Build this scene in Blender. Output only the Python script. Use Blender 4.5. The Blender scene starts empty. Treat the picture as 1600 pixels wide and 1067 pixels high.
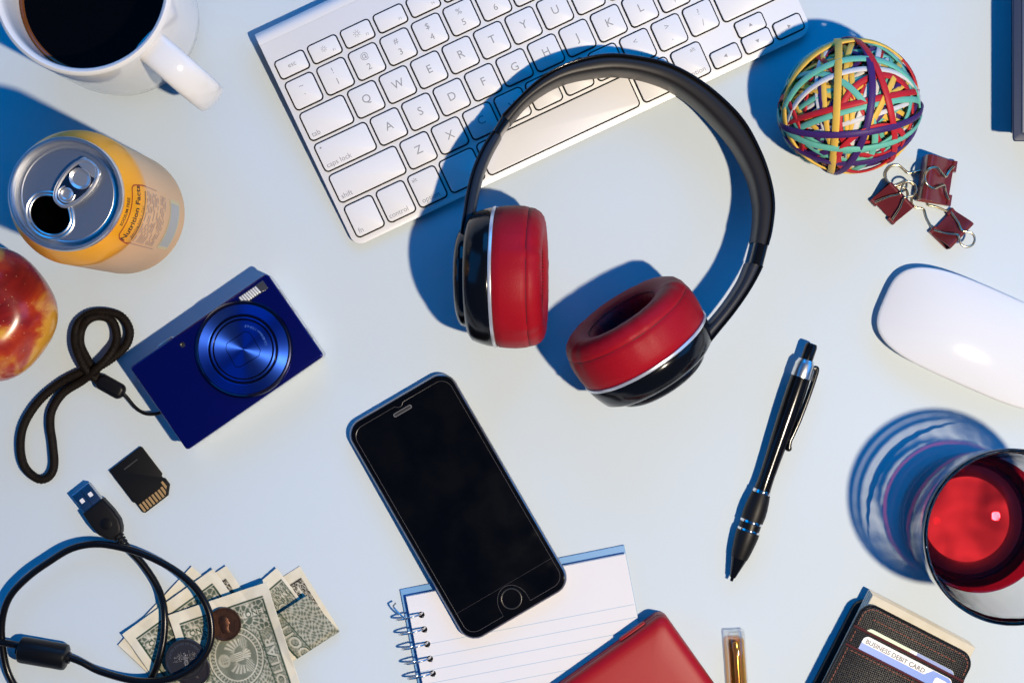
import bpy, math, random
import numpy as np
from mathutils import Vector, Matrix

# ------------------------------------------------------------------ camera, light, exposure
H = 900.0                       # camera height above the table, mm
S = 2.81                        # photo pixels per mm on the table
CX, CY = 800.0, 533.5
MM = 0.001
scene = bpy.context.scene
col = scene.collection
random.seed(7)
rng = np.random.default_rng(7)

cam_d = bpy.data.cameras.new("camera")
cam_d.sensor_width = 36.0
cam_d.lens = 36.0 * S * H / 1600.0
cam_d.clip_start = 0.01
cam_d.clip_end = 50.0
cam = bpy.data.objects.new("camera", cam_d)
cam.location = (0, 0, H * MM)
col.objects.link(cam)
scene.camera = cam

world = bpy.data.worlds.new("World")
scene.world = world
world.use_nodes = True
world.node_tree.nodes["Background"].inputs[0].default_value = (0.0, 0.30, 1.0, 1)
world.node_tree.nodes["Background"].inputs[1].default_value = 0.145

def lamp(name, kind, loc, energy, color, size=0.1, target=(0, 0, 0)):
    d = bpy.data.lights.new(name, kind)
    d.energy = energy
    d.color = color
    if kind == 'AREA':
        d.shape = 'RECTANGLE'; d.size = size[0]; d.size_y = size[1]
    else:
        d.shadow_soft_size = size
    o = bpy.data.objects.new(name, d)
    o.location = loc
    o.rotation_euler = (Vector(target) - Vector(loc)).to_track_quat('-Z', 'Y').to_euler()
    col.objects.link(o)
    return o

# one small hard warm lamp at the lower right, a metre up
KEY = lamp("key_lamp", 'POINT', (0.400, -0.215, 0.995), 49.0, (1.0, 0.856, 0.66), 0.018)
KEY.data.use_nodes = True
_nt = KEY.data.node_tree
_em = [n for n in _nt.nodes if n.type == 'EMISSION'][0]
_fo = _nt.nodes.new("ShaderNodeLightFalloff")
_fo.inputs["Strength"].default_value = 1.0
_nt.links.new(_fo.outputs["Linear"], _em.inputs["Strength"])
# blue soft lamps standing round the table
BLUE = (0.0, 0.32, 1.0)
lamp("fill_lamp_left", 'AREA', (-1.7, 0.5, 1.15), 6.5, BLUE, (1.6, 1.2))
lamp("fill_lamp_back", 'AREA', (0.2, 1.8, 1.15), 18.0, BLUE, (1.8, 1.2))
lamp("fill_lamp_right", 'AREA', (1.8, 0.5, 1.15), 9.5, BLUE, (1.6, 1.2))

vs = scene.view_settings
vs.view_transform = 'Standard'
vs.look = 'None'
vs.exposure = 0.0
vs.gamma = 1.0
vs.use_curve_mapping = False
scene.cycles.use_denoising = True
scene.cycles.max_bounces = 10
scene.cycles.diffuse_bounces = 1
scene.cycles.transparent_max_bounces = 16
scene.cycles.sample_clamp_indirect = 4.0

# ------------------------------------------------------------------ helpers
def W(px, py, h=0.0):
    k = (H - h) / H / S
    return ((px - CX) * k, (CY - py) * k)

def W3(px, py, h=0.0):
    x, y = W(px, py, h)
    return Vector((x, y, h))

def srgb(r, g, b):
    f = lambda c: (c / 255 / 12.92) if c / 255 <= 0.04045 else ((c / 255 + 0.055) / 1.055) ** 2.4
    return (f(r), f(g), f(b))

MATS = {}
def mat(name, color, rough=0.5, metal=0.0, spec=0.5, coat=0.0, bump=None, var=None, aniso=0.0, trans=0.0, ior=1.45, sss=0.0, sheen=0.0):
    """bump = (scale 1/m, strength, distance m); var = (scale 1/m, second colour, contrast)"""
    m = bpy.data.materials.new(name)
    m.use_nodes = True
    nt = m.node_tree
    b = nt.nodes["Principled BSDF"]
    b.inputs["Base Color"].default_value = (*color, 1)
    b.inputs["Roughness"].default_value = rough
    b.inputs["Metallic"].default_value = metal
    b.inputs["Specular IOR Level"].default_value = spec
    b.inputs["Coat Weight"].default_value = coat
    b.inputs["Coat Roughness"].default_value = 0.04
    b.inputs["Transmission Weight"].default_value = trans
    b.inputs["IOR"].default_value = ior
    b.inputs["Sheen Weight"].default_value = sheen
    if sss:
        b.inputs["Subsurface Weight"].default_value = sss
        b.inputs["Subsurface Scale"].default_value = 0.003
    tc = nt.nodes.new("ShaderNodeTexCoord")
    if aniso:
        b.inputs["Anisotropic"].default_value = aniso
        b.inputs["Anisotropic Rotation"].default_value = 0.25
        tg = nt.nodes.new("ShaderNodeTangent")
        tg.direction_type = 'RADIAL'; tg.axis = 'Z'
        nt.links.new(tg.outputs[0], b.inputs["Tangent"])
    if var:
        n = nt.nodes.new("ShaderNodeTexNoise")
        n.inputs["Scale"].default_value = var[0]
        n.inputs["Detail"].default_value = 5
        nt.links.new(tc.outputs["Object"], n.inputs["Vector"])
        r = nt.nodes.new("ShaderNodeValToRGB")
        c = var[2]
        r.color_ramp.elements[0].position = 0.5 - c
        r.color_ramp.elements[1].position = 0.5 + c
        r.color_ramp.elements[0].color = (*color, 1)
        r.color_ramp.elements[1].color = (*var[1], 1)
        nt.links.new(n.outputs["Fac"], r.inputs[0])
        nt.links.new(r.outputs[0], b.inputs["Base Color"])
    if bump:
        n = nt.nodes.new("ShaderNodeTexNoise")
        n.inputs["Scale"].default_value = bump[0]
        n.inputs["Detail"].default_value = 4
        nt.links.new(tc.outputs["Object"], n.inputs["Vector"])
        bp = nt.nodes.new("ShaderNodeBump")
        bp.inputs["Strength"].default_value = bump[1]
        bp.inputs["Distance"].default_value = bump[2]
        nt.links.new(n.outputs["Fac"], bp.inputs["Height"])
        nt.links.new(bp.outputs[0], b.inputs["Normal"])
    MATS[name] = m
    return m

def rough_noise(m, scale, lo, hi):
    """smudges: roughness that wanders between lo and hi"""
    nt = m.node_tree
    b = nt.nodes["Principled BSDF"]
    tc = nt.nodes.new("ShaderNodeTexCoord")
    n = nt.nodes.new("ShaderNodeTexNoise")
    n.inputs["Scale"].default_value = scale
    n.inputs["Detail"].default_value = 6
    mp = nt.nodes.new("ShaderNodeMapRange")
    mp.inputs[1].default_value = 0.4; mp.inputs[2].default_value = 0.65
    mp.inputs[3].default_value = lo; mp.inputs[4].default_value = hi
    nt.links.new(tc.outputs["Object"], n.inputs["Vector"])
    nt.links.new(n.outputs["Fac"], mp.inputs[0])
    nt.links.new(mp.outputs[0], b.inputs["Roughness"])
    return m

def thin_glass(name, tint=(0.97, 0.98, 0.98), base=0.03, edge=0.9, power=2.5, rough=0.02, bump=None):
    """a thin clear wall: see-through face on, mirror-like at grazing angles"""
    m = bpy.data.materials.new(name)
    m.use_nodes = True
    nt = m.node_tree
    nt.nodes.clear()
    out = nt.nodes.new("ShaderNodeOutputMaterial")
    tr = nt.nodes.new("ShaderNodeBsdfTransparent"); tr.inputs[0].default_value = (*tint, 1)
    gl = nt.nodes.new("ShaderNodeBsdfGlossy"); gl.inputs["Roughness"].default_value = rough
    gl.inputs[0].default_value = (0.95, 0.95, 0.95, 1)
    lw = nt.nodes.new("ShaderNodeLayerWeight"); lw.inputs[0].default_value = 0.5
    pw = nt.nodes.new("ShaderNodeMath"); pw.operation = 'POWER'; pw.inputs[1].default_value = power
    mp = nt.nodes.new("ShaderNodeMapRange")
    mp.inputs[3].default_value = base; mp.inputs[4].default_value = edge
    mx = nt.nodes.new("ShaderNodeMixShader")
    if bump:
        tc = nt.nodes.new("ShaderNodeTexCoord"); nz = nt.nodes.new("ShaderNodeTexNoise")
        nz.inputs["Scale"].default_value = bump[0]; nz.inputs["Detail"].default_value = 1.2
        bp = nt.nodes.new("ShaderNodeBump"); bp.inputs["Strength"].default_value = bump[1]; bp.inputs["Distance"].default_value = bump[2]
        nt.links.new(tc.outputs["Object"], nz.inputs["Vector"]); nt.links.new(nz.outputs["Fac"], bp.inputs["Height"]); nt.links.new(bp.outputs[0], gl.inputs["Normal"])
    nt.links.new(lw.outputs["Facing"], pw.inputs[0])
    nt.links.new(pw.outputs[0], mp.inputs[0])
    nt.links.new(mp.outputs[0], mx.inputs[0])
    nt.links.new(tr.outputs[0], mx.inputs[1])
    nt.links.new(gl.outputs[0], mx.inputs[2])
    nt.links.new(mx.outputs[0], out.inputs[0])
    MATS[name] = m
    return m

class MB:
    def __init__(self):
        self.v = []; self.f = []; self.m = []; self.uv = None
    def add(self, vf, mi=0, M=None):
        vs_, fs_ = vf
        o = len(self.v)
        if M is not None:
            vs_ = [M @ Vector(p) for p in vs_]
        self.v += [tuple(p) for p in vs_]
        self.f += [[i + o for i in f] for f in fs_]
        self.m += [mi] * len(fs_)
        return self
    def build(self, name, mats, parent=None, sharp=32, flat=False):
        me = bpy.data.meshes.new(name)
        me.from_pydata([(x * MM, y * MM, z * MM) for x, y, z in self.v], [], self.f)
        if not isinstance(mats, (list, tuple)):
            mats = [mats]
        for k in mats:
            me.materials.append(k if not isinstance(k, str) else MATS[k])
        if len(mats) > 1:
            me.polygons.foreach_set("material_index", self.m)
        if not flat:
            me.polygons.foreach_set("use_smooth", [True] * len(me.polygons))
            me.set_sharp_from_angle(angle=math.radians(sharp))
        me.update()
        o = bpy.data.objects.new(name, me)
        col.objects.link(o)
        if parent is not None:
            o.parent = parent
        return o

def one(vf, name, mats, parent=None, sharp=32, M=None, flat=False):
    return MB().add(vf, 0, M).build(name, mats, parent, sharp, flat)

def tag(o, label, cat, group=None, kind=None):
    if label: o["label"] = label
    if cat: o["category"] = cat
    if group: o["group"] = group
    if kind: o["kind"] = kind
    return o

def root(name, loc, rz, label, cat, group=None, rx=0.0, ry=0.0):
    o = bpy.data.objects.new(name, None)
    o.empty_display_size = 0.01
    o.location = (loc[0] * MM, loc[1] * MM, (loc[2] if len(loc) > 2 else 0) * MM)
    o.rotation_euler = (rx, ry, rz)
    col.objects.link(o)
    return tag(o, label, cat, group)

def rrect(w, h, r, n=5):
    pts = []
    for cx, cy, a0 in ((w / 2 - r, h / 2 - r, 0), (-w / 2 + r, h / 2 - r, 90), (-w / 2 + r, -h / 2 + r, 180), (w / 2 - r, -h / 2 + r, 270)):
        for k in range(n + 1):
            a = math.radians(a0 + 90 * k / n)
            pts.append((cx + r * math.cos(a), cy + r * math.sin(a)))
    return pts

def circle(r, n=48, cx=0, cy=0, ry=None):
    ry = r if ry is None else ry
    return [(cx + r * math.cos(2 * math.pi * k / n), cy + ry * math.sin(2 * math.pi * k / n)) for k in range(n)]

def inset(pts, d):
    n = len(pts); out = []
    for i in range(n):
        p0, p1, p2 = Vector(pts[i - 1]), Vector(pts[i]), Vector(pts[(i + 1) % n])
        e1 = (p1 - p0); e2 = (p2 - p1)
        if e1.length < 1e-9: e1 = e2
        if e2.length < 1e-9: e2 = e1
        e1.normalize(); e2.normalize()
        n1 = Vector((-e1.y, e1.x)); n2 = Vector((-e2.y, e2.x))
        nn = n1 + n2
        if nn.length < 1e-6: nn = n1
        nn.normalize()
        c = max(0.35, nn.dot(n1))
        out.append(tuple(p1 + nn * (d / c)))
    return out

def loft(loops, cap0=True, cap1=True, closed=True):
    n = len(loops[0]); v = []; f = []
    for L in loops: v += [tuple(p) for p in L]
    for i in range(len(loops) - 1):
        for k in range(n if closed else n - 1):
            a = i * n + k; b = i * n + (k + 1) % n
            f.append([a, b, b + n, a + n])
    if cap0: f.append(list(range(n))[::-1])
    if cap1: f.append([(len(loops) - 1) * n + k for k in range(n)])
    return v, f

def slab(outline, z0, z1, b0=0.0, b1=0.5, seg=3):
    """flat piece with an outline (counter-clockwise), rounded lower (b0) and upper (b1) edges"""
    prof = []
    if b0 > 0:
        for k in range(seg + 1):
            a = math.pi / 2 * k / seg
            prof.append((b0 * (1 - math.sin(a)), z0 + b0 * (1 - math.cos(a))))
    else:
        prof.append((0, z0))
    if b1 > 0:
        for k in range(seg + 1):
            a = math.pi / 2 * k / seg
            prof.append((b1 * (1 - math.cos(a)), z1 - b1 + b1 * math.sin(a)))
    else:
        prof.append((0, z1))
    loops = []
    for d, z in prof:
        q = inset(outline, d) if d > 1e-6 else outline
        loops.append([(x, y, z) for x, y in q])
    return loft(loops)

def lathe(prof, n=64):
    """profile [(r, z)]; points with r=0 become poles"""
    v = []; f = []; idx = []
    for r, z in prof:
        if r < 1e-6:
            idx.append([len(v)]); v.append((0, 0, z))
        else:
            idx.append(list(range(len(v), len(v) + n)))
            v += [(r * math.cos(2 * math.pi * k / n), r * math.sin(2 * math.pi * k / n), z) for k in range(n)]
    for i in range(len(prof) - 1):
        A, B = idx[i], idx[i + 1]
        for k in range(n):
            k2 = (k + 1) % n
            if len(A) == 1 and len(B) == 1: continue
            if len(A) == 1: f.append([A[0], B[k], B[k2]])
            elif len(B) == 1: f.append([A[k], A[k2], B[0]])
            else: f.append([A[k], A[k2], B[k2], B[k]])
    return v, [q[::-1] for q in f] if prof[0][1] > prof[-1][1] else f

def smooth_path(pts, n=8, closed=False):
    P = [Vector(p) for p in pts]; out = []; m = len(P)
    rng_ = range(m if closed else m - 1)
    for i in rng_:
        if closed:
            p0, p1, p2, p3 = P[i - 1], P[i], P[(i + 1) % m], P[(i + 2) % m]
        else:
            p1, p2 = P[i], P[i + 1]
            p0 = P[i - 1] if i > 0 else p1 * 2 - p2
            p3 = P[i + 2] if i + 2 < m else p2 * 2 - p1
        for k in range(n):
            t = k / n
            out.append(0.5 * ((2 * p1) + (p2 - p0) * t + (2 * p0 - 5 * p1 + 4 * p2 - p3) * t * t + (3 * p1 - p0 - 3 * p2 + p3) * t ** 3))
    if not closed: out.append(P[-1].copy())
    return out

def sweep(path, section, closed=False, up=None, caps=True, scale=None):
    """section [(a, b)]: a along the side vector, b along the frame's up"""
    P = [Vector(p) for p in path]; m = len(P); loops = []
    def tan(i):
        if closed: return (P[(i + 1) % m] - P[i - 1]).normalized()
        return (P[min(i + 1, m - 1)] - P[max(i - 1, 0)]).normalized()
    t0 = tan(0)
    u = Vector(up) if up is not None else (Vector((0, 0, 1)) if abs(t0.z) < 0.9 else Vector((1, 0, 0)))
    for i in range(m):
        t = tan(i)
        if up is not None:
            s = t.cross(Vector(up)).normalized(); uu = s.cross(t).normalized()
        else:
            u = (u - t * u.dot(t)).normalized(); uu = u; s = t.cross(uu).normalized()
        k = scale(i / (m - 1)) if scale else 1.0
        loops.append([P[i] + s * (a * k) + uu * (b * k) for a, b in section])
    if closed:
        loops.append(loops[0])
        n = len(section); v = []; f = []
        for L in loops[:-1]: v += [tuple(p) for p in L]
        for i in range(m):
            j = (i + 1) % m
            for k in range(n):
                f.append([i * n + k, i * n + (k + 1) % n, j * n + (k + 1) % n, j * n + k])
        return v, [q[::-1] for q in f]
    v, f = loft(loops, caps, caps)
    return v, [q[::-1] for q in f]

def tube(path, r, n=10, closed=False, caps=True, scale=None):
    return sweep(path, circle(r, n), closed, None, caps, scale)

TXT = {}
def text(s, size, align='CENTER', bold=False):
    """flat lettering as (verts2d, faces), cached"""
    key = (s, align, bold)
    if key not in TXT:
        c = bpy.data.curves.new("t", 'FONT')
        c.body = s; c.size = 1.0; c.align_x = align; c.align_y = 'CENTER' if align == 'CENTER' else 'BOTTOM_BASELINE'
        c.resolution_u = 3
        if bold: c.offset = 0.018
        o = bpy.data.objects.new("t", c)
        col.objects.link(o)
        dg = bpy.context.evaluated_depsgraph_get()
        me = bpy.data.meshes.new_from_object(o.evaluated_get(dg))
        TXT[key] = ([(p.co.x, p.co.y) for p in me.vertices], [list(p.vertices) for p in me.polygons])
        bpy.data.objects.remove(o); bpy.data.curves.remove(c); bpy.data.meshes.remove(me)
    v, f = TXT[key]
    return [(x * size, y * size, 0) for x, y in v], f

def T(x=0, y=0, z=0, rz=0.0):
    return Matrix.Translation((x, y, z)) @ Matrix.Rotation(rz, 4, 'Z')

def axis_frame(origin, n):
    """matrix whose local z runs along n"""
    n = Vector(n).normalized()
    q = Vector((0, 0, 1)).rotation_difference(n)
    return Matrix.Translation(Vector(origin)) @ q.to_matrix().to_4x4()

def copy_tree(o, parent=None):
    c = o.copy(); col.objects.link(c); c.parent = parent
    for ch in list(o.children): copy_tree(ch, c)
    return c

# ------------------------------------------------------------------ common materials
mat("white_porcelain", (0.80, 0.79, 0.78), 0.12, coat=0.3)
mat("aluminium", (0.78, 0.79, 0.80), 0.28, 1.0)
mat("bright_steel", (0.75, 0.74, 0.72), 0.15, 1.0)
mat("black_gloss", (0.004, 0.004, 0.005), 0.17, spec=0.42)
mat("black_plastic", (0.0045, 0.0045, 0.005), 0.36, spec=0.3)
mat("black_rubber", (0.006, 0.0055, 0.006), 0.5, spec=0.25, bump=(1500, 0.15, 0.0002))
mat("dark_gap", (0.004, 0.004, 0.004), 0.7, spec=0.1)  # for joints, and as painted shade in key gaps and holes

# ------------------------------------------------------------------ the table
table_m = mat("table_paint", (0.585, 0.665, 0.715), 0.62, spec=0.25, bump=(1400, 0.10, 0.0004), var=(7, (0.60, 0.672, 0.712), 0.25))
tb = MB().add(([(-1500, -1500, 0), (1500, -1500, 0), (1500, 1500, 0), (-1500, 1500, 0)], [[0, 1, 2, 3]]))
tab = tb.build("table_top", table_m, flat=True)
tag(tab, "pale blue painted table top", "table", kind="structure")
# ------------------------------------------------------------------ mug of coffee
mx_, my_ = W(128, -22, 95)
mug = root("coffee_mug", (mx_, my_, 0), 0, "white porcelain mug cut off by the top left corner, full of black coffee", "mug")
ip = [(0, 7), (30, 7), (36.5, 9), (39.3, 14), (40.0, 40), (40.3, 88), (40.7, 93)]
op = [(41.5, 95.2), (43.0, 96.0), (44.3, 95.2), (44.8, 93), (44.3, 60), (43.6, 25), (42.0, 10), (38.5, 3.0), (35, 1.0), (33, 0.4), (31, 1.6), (0, 1.8)]
one(lathe((ip + op), 96), "body", "white_porcelain", mug, 50)
hd = math.atan2(-0.66, 0.75)
def mug_handle():
    pts = [(40, 86), (50, 87.5), (62, 84), (71, 75), (75, 60), (73, 45), (66, 32), (55, 24), (41, 20)]
    P = smooth_path([(r, 0, z) for r, z in pts], 8)
    sec = []
    for k in range(20):
        a = 2 * math.pi * k / 20
        c, s = math.cos(a), math.sin(a)
        sec.append((8.6 * math.copysign(abs(c) ** 0.8, c), 3.6 * math.copysign(abs(s) ** 0.9, s)))
    # frame: side vector = y axis
    loops = []
    for i, p in enumerate(P):
        t = (P[min(i + 1, len(P) - 1)] - P[max(0, i - 1)]).normalized()
        s = Vector((0, 1, 0)); u = s.cross(t).normalized()
        k = 1.0 + 0.35 * max(0, 1 - i / 6) + 0.25 * max(0, 1 - (len(P) - 1 - i) / 6)
        loops.append([p + s * (a * (0.9 + 0.1 * k)) + u * (b * k) for a, b in sec])
    return loft(loops)
one(mug_handle(), "handle", "white_porcelain", mug, 60, T(rz=hd))
cm = mat("coffee_liquid", (0.0015, 0.001, 0.0008), 0.04, spec=0.4)
cv0, cf0 = lathe([(0, 52), (39.4, 52), (39.9, 66.6), (39.2, 65.6), (37.8, 65.2), (0, 65.0)], 72)
cfm = MB().add((cv0, cf0))
cfm.m = [1 if min(math.hypot(cv0[i][0], cv0[i][1]) for i in q) > 37 and sum(cv0[i][2] for i in q) / len(q) > 60 else 0 for q in cf0]
cf = cfm.build("coffee", [cm, mat("coffee_rim", (0.13, 0.045, 0.012), 0.08)], None, 50)
cf.location = (mx_ * MM, my_ * MM, 0)
tag(cf, "black coffee filling the white porcelain mug", "coffee")

# ------------------------------------------------------------------ drinks can
kx, ky = W(102, 303, 131)
can = root("drinks_can", (kx, ky, 0), 0, "opened orange drinks can with a silver lid and nutrition table", "can")
can.scale = (1, 1, 1.085)
org = mat("can_orange", (0.93, 0.38, 0.012), 0.30, 0.25, spec=0.3, coat=0.12, var=(60, (0.98, 0.43, 0.02), 0.3))
peach = mat("can_peach", (0.84, 0.49, 0.235), 0.40, 0.0, spec=0.15, coat=0.05, var=(35, (0.86, 0.49, 0.22), 0.3))
neck = [(33.1, 97), (33.1, 101), (32.6, 103.5), (31.4, 107), (29.6, 111), (27.9, 114.5), (26.8, 116.2)]
one(lathe([(0, 8), (18, 4), (22, 1.0), (23.5, 0), (25, 0.3), (27, 3), (31.5, 8), (33.1, 13), (33.1, 97.0)], 96), "lower_wall", peach, can)
one(lathe(neck, 96), "shoulder", org, can, 60)
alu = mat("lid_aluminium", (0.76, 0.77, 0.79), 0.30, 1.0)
lid_p = [(26.6, 115.6), (27.3, 116.6), (27.4, 120.2), (26.9, 121.2), (26.0, 121.3), (25.3, 120.6), (24.8, 116.5), (24.2, 114.6), (23.5, 114.2), (22.8, 114.8), (22.4, 116.0), (21.9, 116.5), (21.6, 116.5)]
lid = one(lathe(lid_p, 96), "lid", alu, can, 50)
# flat panel with a real drinking hole
import bmesh
TA = math.radians(49)
hole_c = (12.2 * math.cos(TA + math.pi), 12.2 * math.sin(TA + math.pi))
def hole_pts(g=0.0, n=40):
    out = []
    for k in range(n):
        a = 2 * math.pi * k / n
        x = (8.9 + g) * math.cos(a) - 0.5; y = (10.2 + g) * math.sin(a)
        if x > 3.5: y *= 1 - 0.030 * (x - 3.5)
        out.append((hole_c[0] + x * math.cos(TA) - y * math.sin(TA), hole_c[1] + x * math.sin(TA) + y * math.cos(TA)))
    return out
bm = bmesh.new()
for loop in (circle(21.65, 72), hole_pts()):
    vv = [bm.verts.new((x * MM, y * MM, 116.5 * MM)) for x, y in loop]
    for i in range(len(vv)): bm.edges.new((vv[i - 1], vv[i]))
bmesh.ops.triangle_fill(bm, use_beauty=True, use_dissolve=False, edges=bm.edges[:])
bmesh.ops.recalc_face_normals(bm, faces=bm.faces[:])
if sum(f.normal.z for f in bm.faces) < 0: bmesh.ops.reverse_faces(bm, faces=bm.faces[:])
me = bpy.data.meshes.new("panel"); bm.to_mesh(me); bm.free()
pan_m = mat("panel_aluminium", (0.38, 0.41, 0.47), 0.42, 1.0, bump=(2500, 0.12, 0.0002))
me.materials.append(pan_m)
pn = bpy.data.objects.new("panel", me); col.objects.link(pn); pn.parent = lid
one(tube([(x, y, 116.4) for x, y in hole_pts(0.25)], 0.55, 8, True), "hole_lip", "aluminium", lid)
one(tube([(x, y, 116.35) for x, y in hole_pts(1.9)], 0.75, 8, True), "raised_bead", "aluminium", lid)
one(lathe([(22.0, 30), (21, 30), (0, 30)], 40), "can_shade_disc", "dark_gap", lid)  # near-black disc paints the shade seen through the drinking hole
# pull tab
tabm = mat("tab_aluminium", (0.66, 0.64, 0.63), 0.30, 0.8)
def tab_outline(g=0.0, n=56):
    out = []
    for k in range(n):
        a = 2 * math.pi * k / n
        c, s = math.cos(a), math.sin(a)
        x = 13.2 * math.copysign(abs(c) ** 0.85, c); w = 7.9 if x > 0 else 7.9 - 0.10 * abs(x)
        y = w * math.copysign(abs(s) ** 0.75, s)
        L = math.hypot(x, y)
        out.append((x * (1 + g / L), y * (1 + g / L)))
    return out
TM = T(6.6 * math.cos(TA), 6.6 * math.sin(TA), 117.4, TA)
tb_ = one(slab(tab_outline(-0.4), 0.2, 1.1, 0.2, 0.3), "pull_tab", mat("tab_dark", (0.16, 0.17, 0.21), 0.25, 1.0), can, M=TM)
one(tube([(x, y, 0.9) for x, y in tab_outline(-0.9)], 1.05, 10, True), "rolled_edge", tabm, tb_, M=TM)
one(lathe([(0, 0.75), (3.6, 0.8), (4.6, 1.25), (5.0, 1.5), (5.2, 1.1)], 40), "finger_dish", tabm, tb_, M=TM @ T(3.2, 0, 0.35) @ Matrix.Diagonal((0.95, 1.05, 1, 1)))
one(slab([(x * 1.0, y) for x, y in rrect(5, 12.5, 2.2)], 0.9, 1.5, 0, 0.4), "finger_bar", tabm, tb_, M=TM @ T(10.1, 0, 0))
one(tube([(3.9 * math.cos(a), 3.9 * math.sin(a), 1.25) for a in np.linspace(0.9, 2 * math.pi - 0.9, 26)], 0.5, 8), "rivet_island", tabm, tb_, M=TM @ T(-6.6, 0, 0))
one(lathe([(3.4, 0.6), (3.2, 1.3), (2.5, 1.9), (2.0, 1.6), (1.2, 1.5), (0, 1.5)], 32), "rivet", tabm, tb_, M=TM @ T(-6.6, 0, 0))
# printing wrapped round the can: (s along the circumference, t down from the top of the neck)
PR = neck[::-1] + [(33.1, 12)]
def wrap(s, t, off=0.10, az0=0.0):
    for (r0, z0), (r1, z1) in zip(PR[:-1], PR[1:]):
        L = math.hypot(r1 - r0, z1 - z0)
        if t <= L or (r1, z1) == PR[-1]:
            k = t / L
            nx, nz = (z0 - z1) / L, (r1 - r0) / L
            r = r0 + (r1 - r0) * k + nx * off; z = z0 + (z1 - z0) * k + nz * off
            break
        t -= L
    a = az0 + s / 33.1
    return (r * math.cos(a), r * math.sin(a), z)
AZ = math.radians(-15.5)
def wrapped(vf, s0, t0, off=0.10):
    v, f = vf
    return [wrap(s0 + x, t0 - y, off, AZ) for x, y, z in v], f
def strip(s0, t0, s1, t1, w, n=14):
    d = Vector((s1 - s0, t1 - t0)); L = d.length; d /= L; q = Vector((-d.y, d.x)) * w / 2
    v = []; f = []
    for k in range(n + 1):
        p = Vector((s0, t0)) + d * (L * k / n)
        v += [(*(p + q), 0), (*(p - q), 0)]
    f = [[2 * i, 2 * i + 1, 2 * i + 3, 2 * i + 2] for i in range(n)]
    return [wrap(x, y, 0.12, AZ) for x, y, z in v], f
ink_k = mat("can_ink_dark", (0.03, 0.012, 0.012), 0.4)
ink_r = mat("can_ink_red", (0.34, 0.035, 0.01), 0.4)
ink_g = mat("can_ink_grey", (0.38, 0.27, 0.26), 0.5)
ink_p = mat("can_ink_panel", (0.62, 0.46, 0.36), 0.5)
ink_y = mat("can_ink_yellow", (0.66, 0.55, 0.30), 0.5)
ink_b = mat("can_ink_barcode", (0.44, 0.44, 0.42), 0.5)
one(wrapped(text("SODIUM FREE", 2.7, 'CENTER', True), -0.6, 3.2), "lettering", ink_k, can, flat=True)
one(wrapped(text("Nutrition Facts", 4.9, 'CENTER', True), -0.4, 10.3), "lettering", ink_k, can, flat=True)
one(wrapped(text("Serving Size 1 Can", 2.3, 'LEFT'), -12.2, 15.6), "lettering", ink_k, can, flat=True)
mbx = MB()
mbx.add(strip(-13, 17.0, 12.2, 17.0, 1.0))
one((mbx.v, mbx.f), "rule_line", ink_k, can, flat=True)
fr = MB()
box_pts = [(-14.5, 20), (-15.5, 16), (-15.5, 9), (-14.0, 6.4), (-11.5, 5.6), (0, 5.6), (11.5, 5.6), (14.0, 6.4), (14.8, 9), (14.8, 20)]
sp = smooth_path([(x, y, 0) for x, y in box_pts], 6)
v = []; 
for i, p in enumerate(sp):
    t = (sp[min(i + 1, len(sp) - 1)] - sp[max(0, i - 1)]).normalized(); q = Vector((-t.y, t.x, 0)) * 0.32
    v += [wrap(p.x + q.x, p.y + q.y, 0.11, AZ), wrap(p.x - q.x, p.y - q.y, 0.11, AZ)]
one((v, [[2 * i, 2 * i + 1, 2 * i + 3, 2 * i + 2] for i in range(len(sp) - 1)]), "table_frame", ink_r, can, flat=True)
lt = mat("can_ink_faint_red", (0.50, 0.27, 0.19), 0.5)
one(strip(14.8, 20, 14.8, 42, 0.45), "table_frame", lt, can, flat=True)
one(strip(-15.0, 20, -15.0, 66, 0.45), "table_frame", lt, can, flat=True)
def panel(s0, t0, s1, t1, off, m, name):
    n = 12; v = []; f = []
    for k in range(n + 1):
        s = s0 + (s1 - s0) * k / n
        v += [wrap(s, t0, off, AZ), wrap(s, t1, off, AZ)]
    f = [[2 * i, 2 * i + 1, 2 * i + 3, 2 * i + 2] for i in range(n)]
    return one((v, f), name, m, can, flat=True)
small = MB()
for r in range(13):
    t = 21.5 + r * 3.1
    s = -13.6
    while s < 12.5:
        L = random.uniform(2, 7)
        if random.random() < 0.82:
            small.add(strip(s, t, min(s + L, 13), t, 0.9, 4))
        s += L + 1.2
o = small.build("fine_print", ink_g, can, flat=True); o["kind"] = "stuff"
panel(-13.5, 70, 13.5, 92, 0.10, ink_y, "label_panel")
panel(-12.0, 72, 11.5, 90, 0.16, ink_b, "label_panel")
bars = MB()
for k in range(16):
    bars.add(strip(-10.5, 74 + k * 0.95, 10.0, 74 + k * 0.95, 0.25 + 0.3 * (k * 7 % 3) / 2, 8))
o = bars.build("barcode", mat("can_ink_bars", (0.27, 0.29, 0.31), 0.5), can, flat=True); o["kind"] = "stuff"

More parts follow.
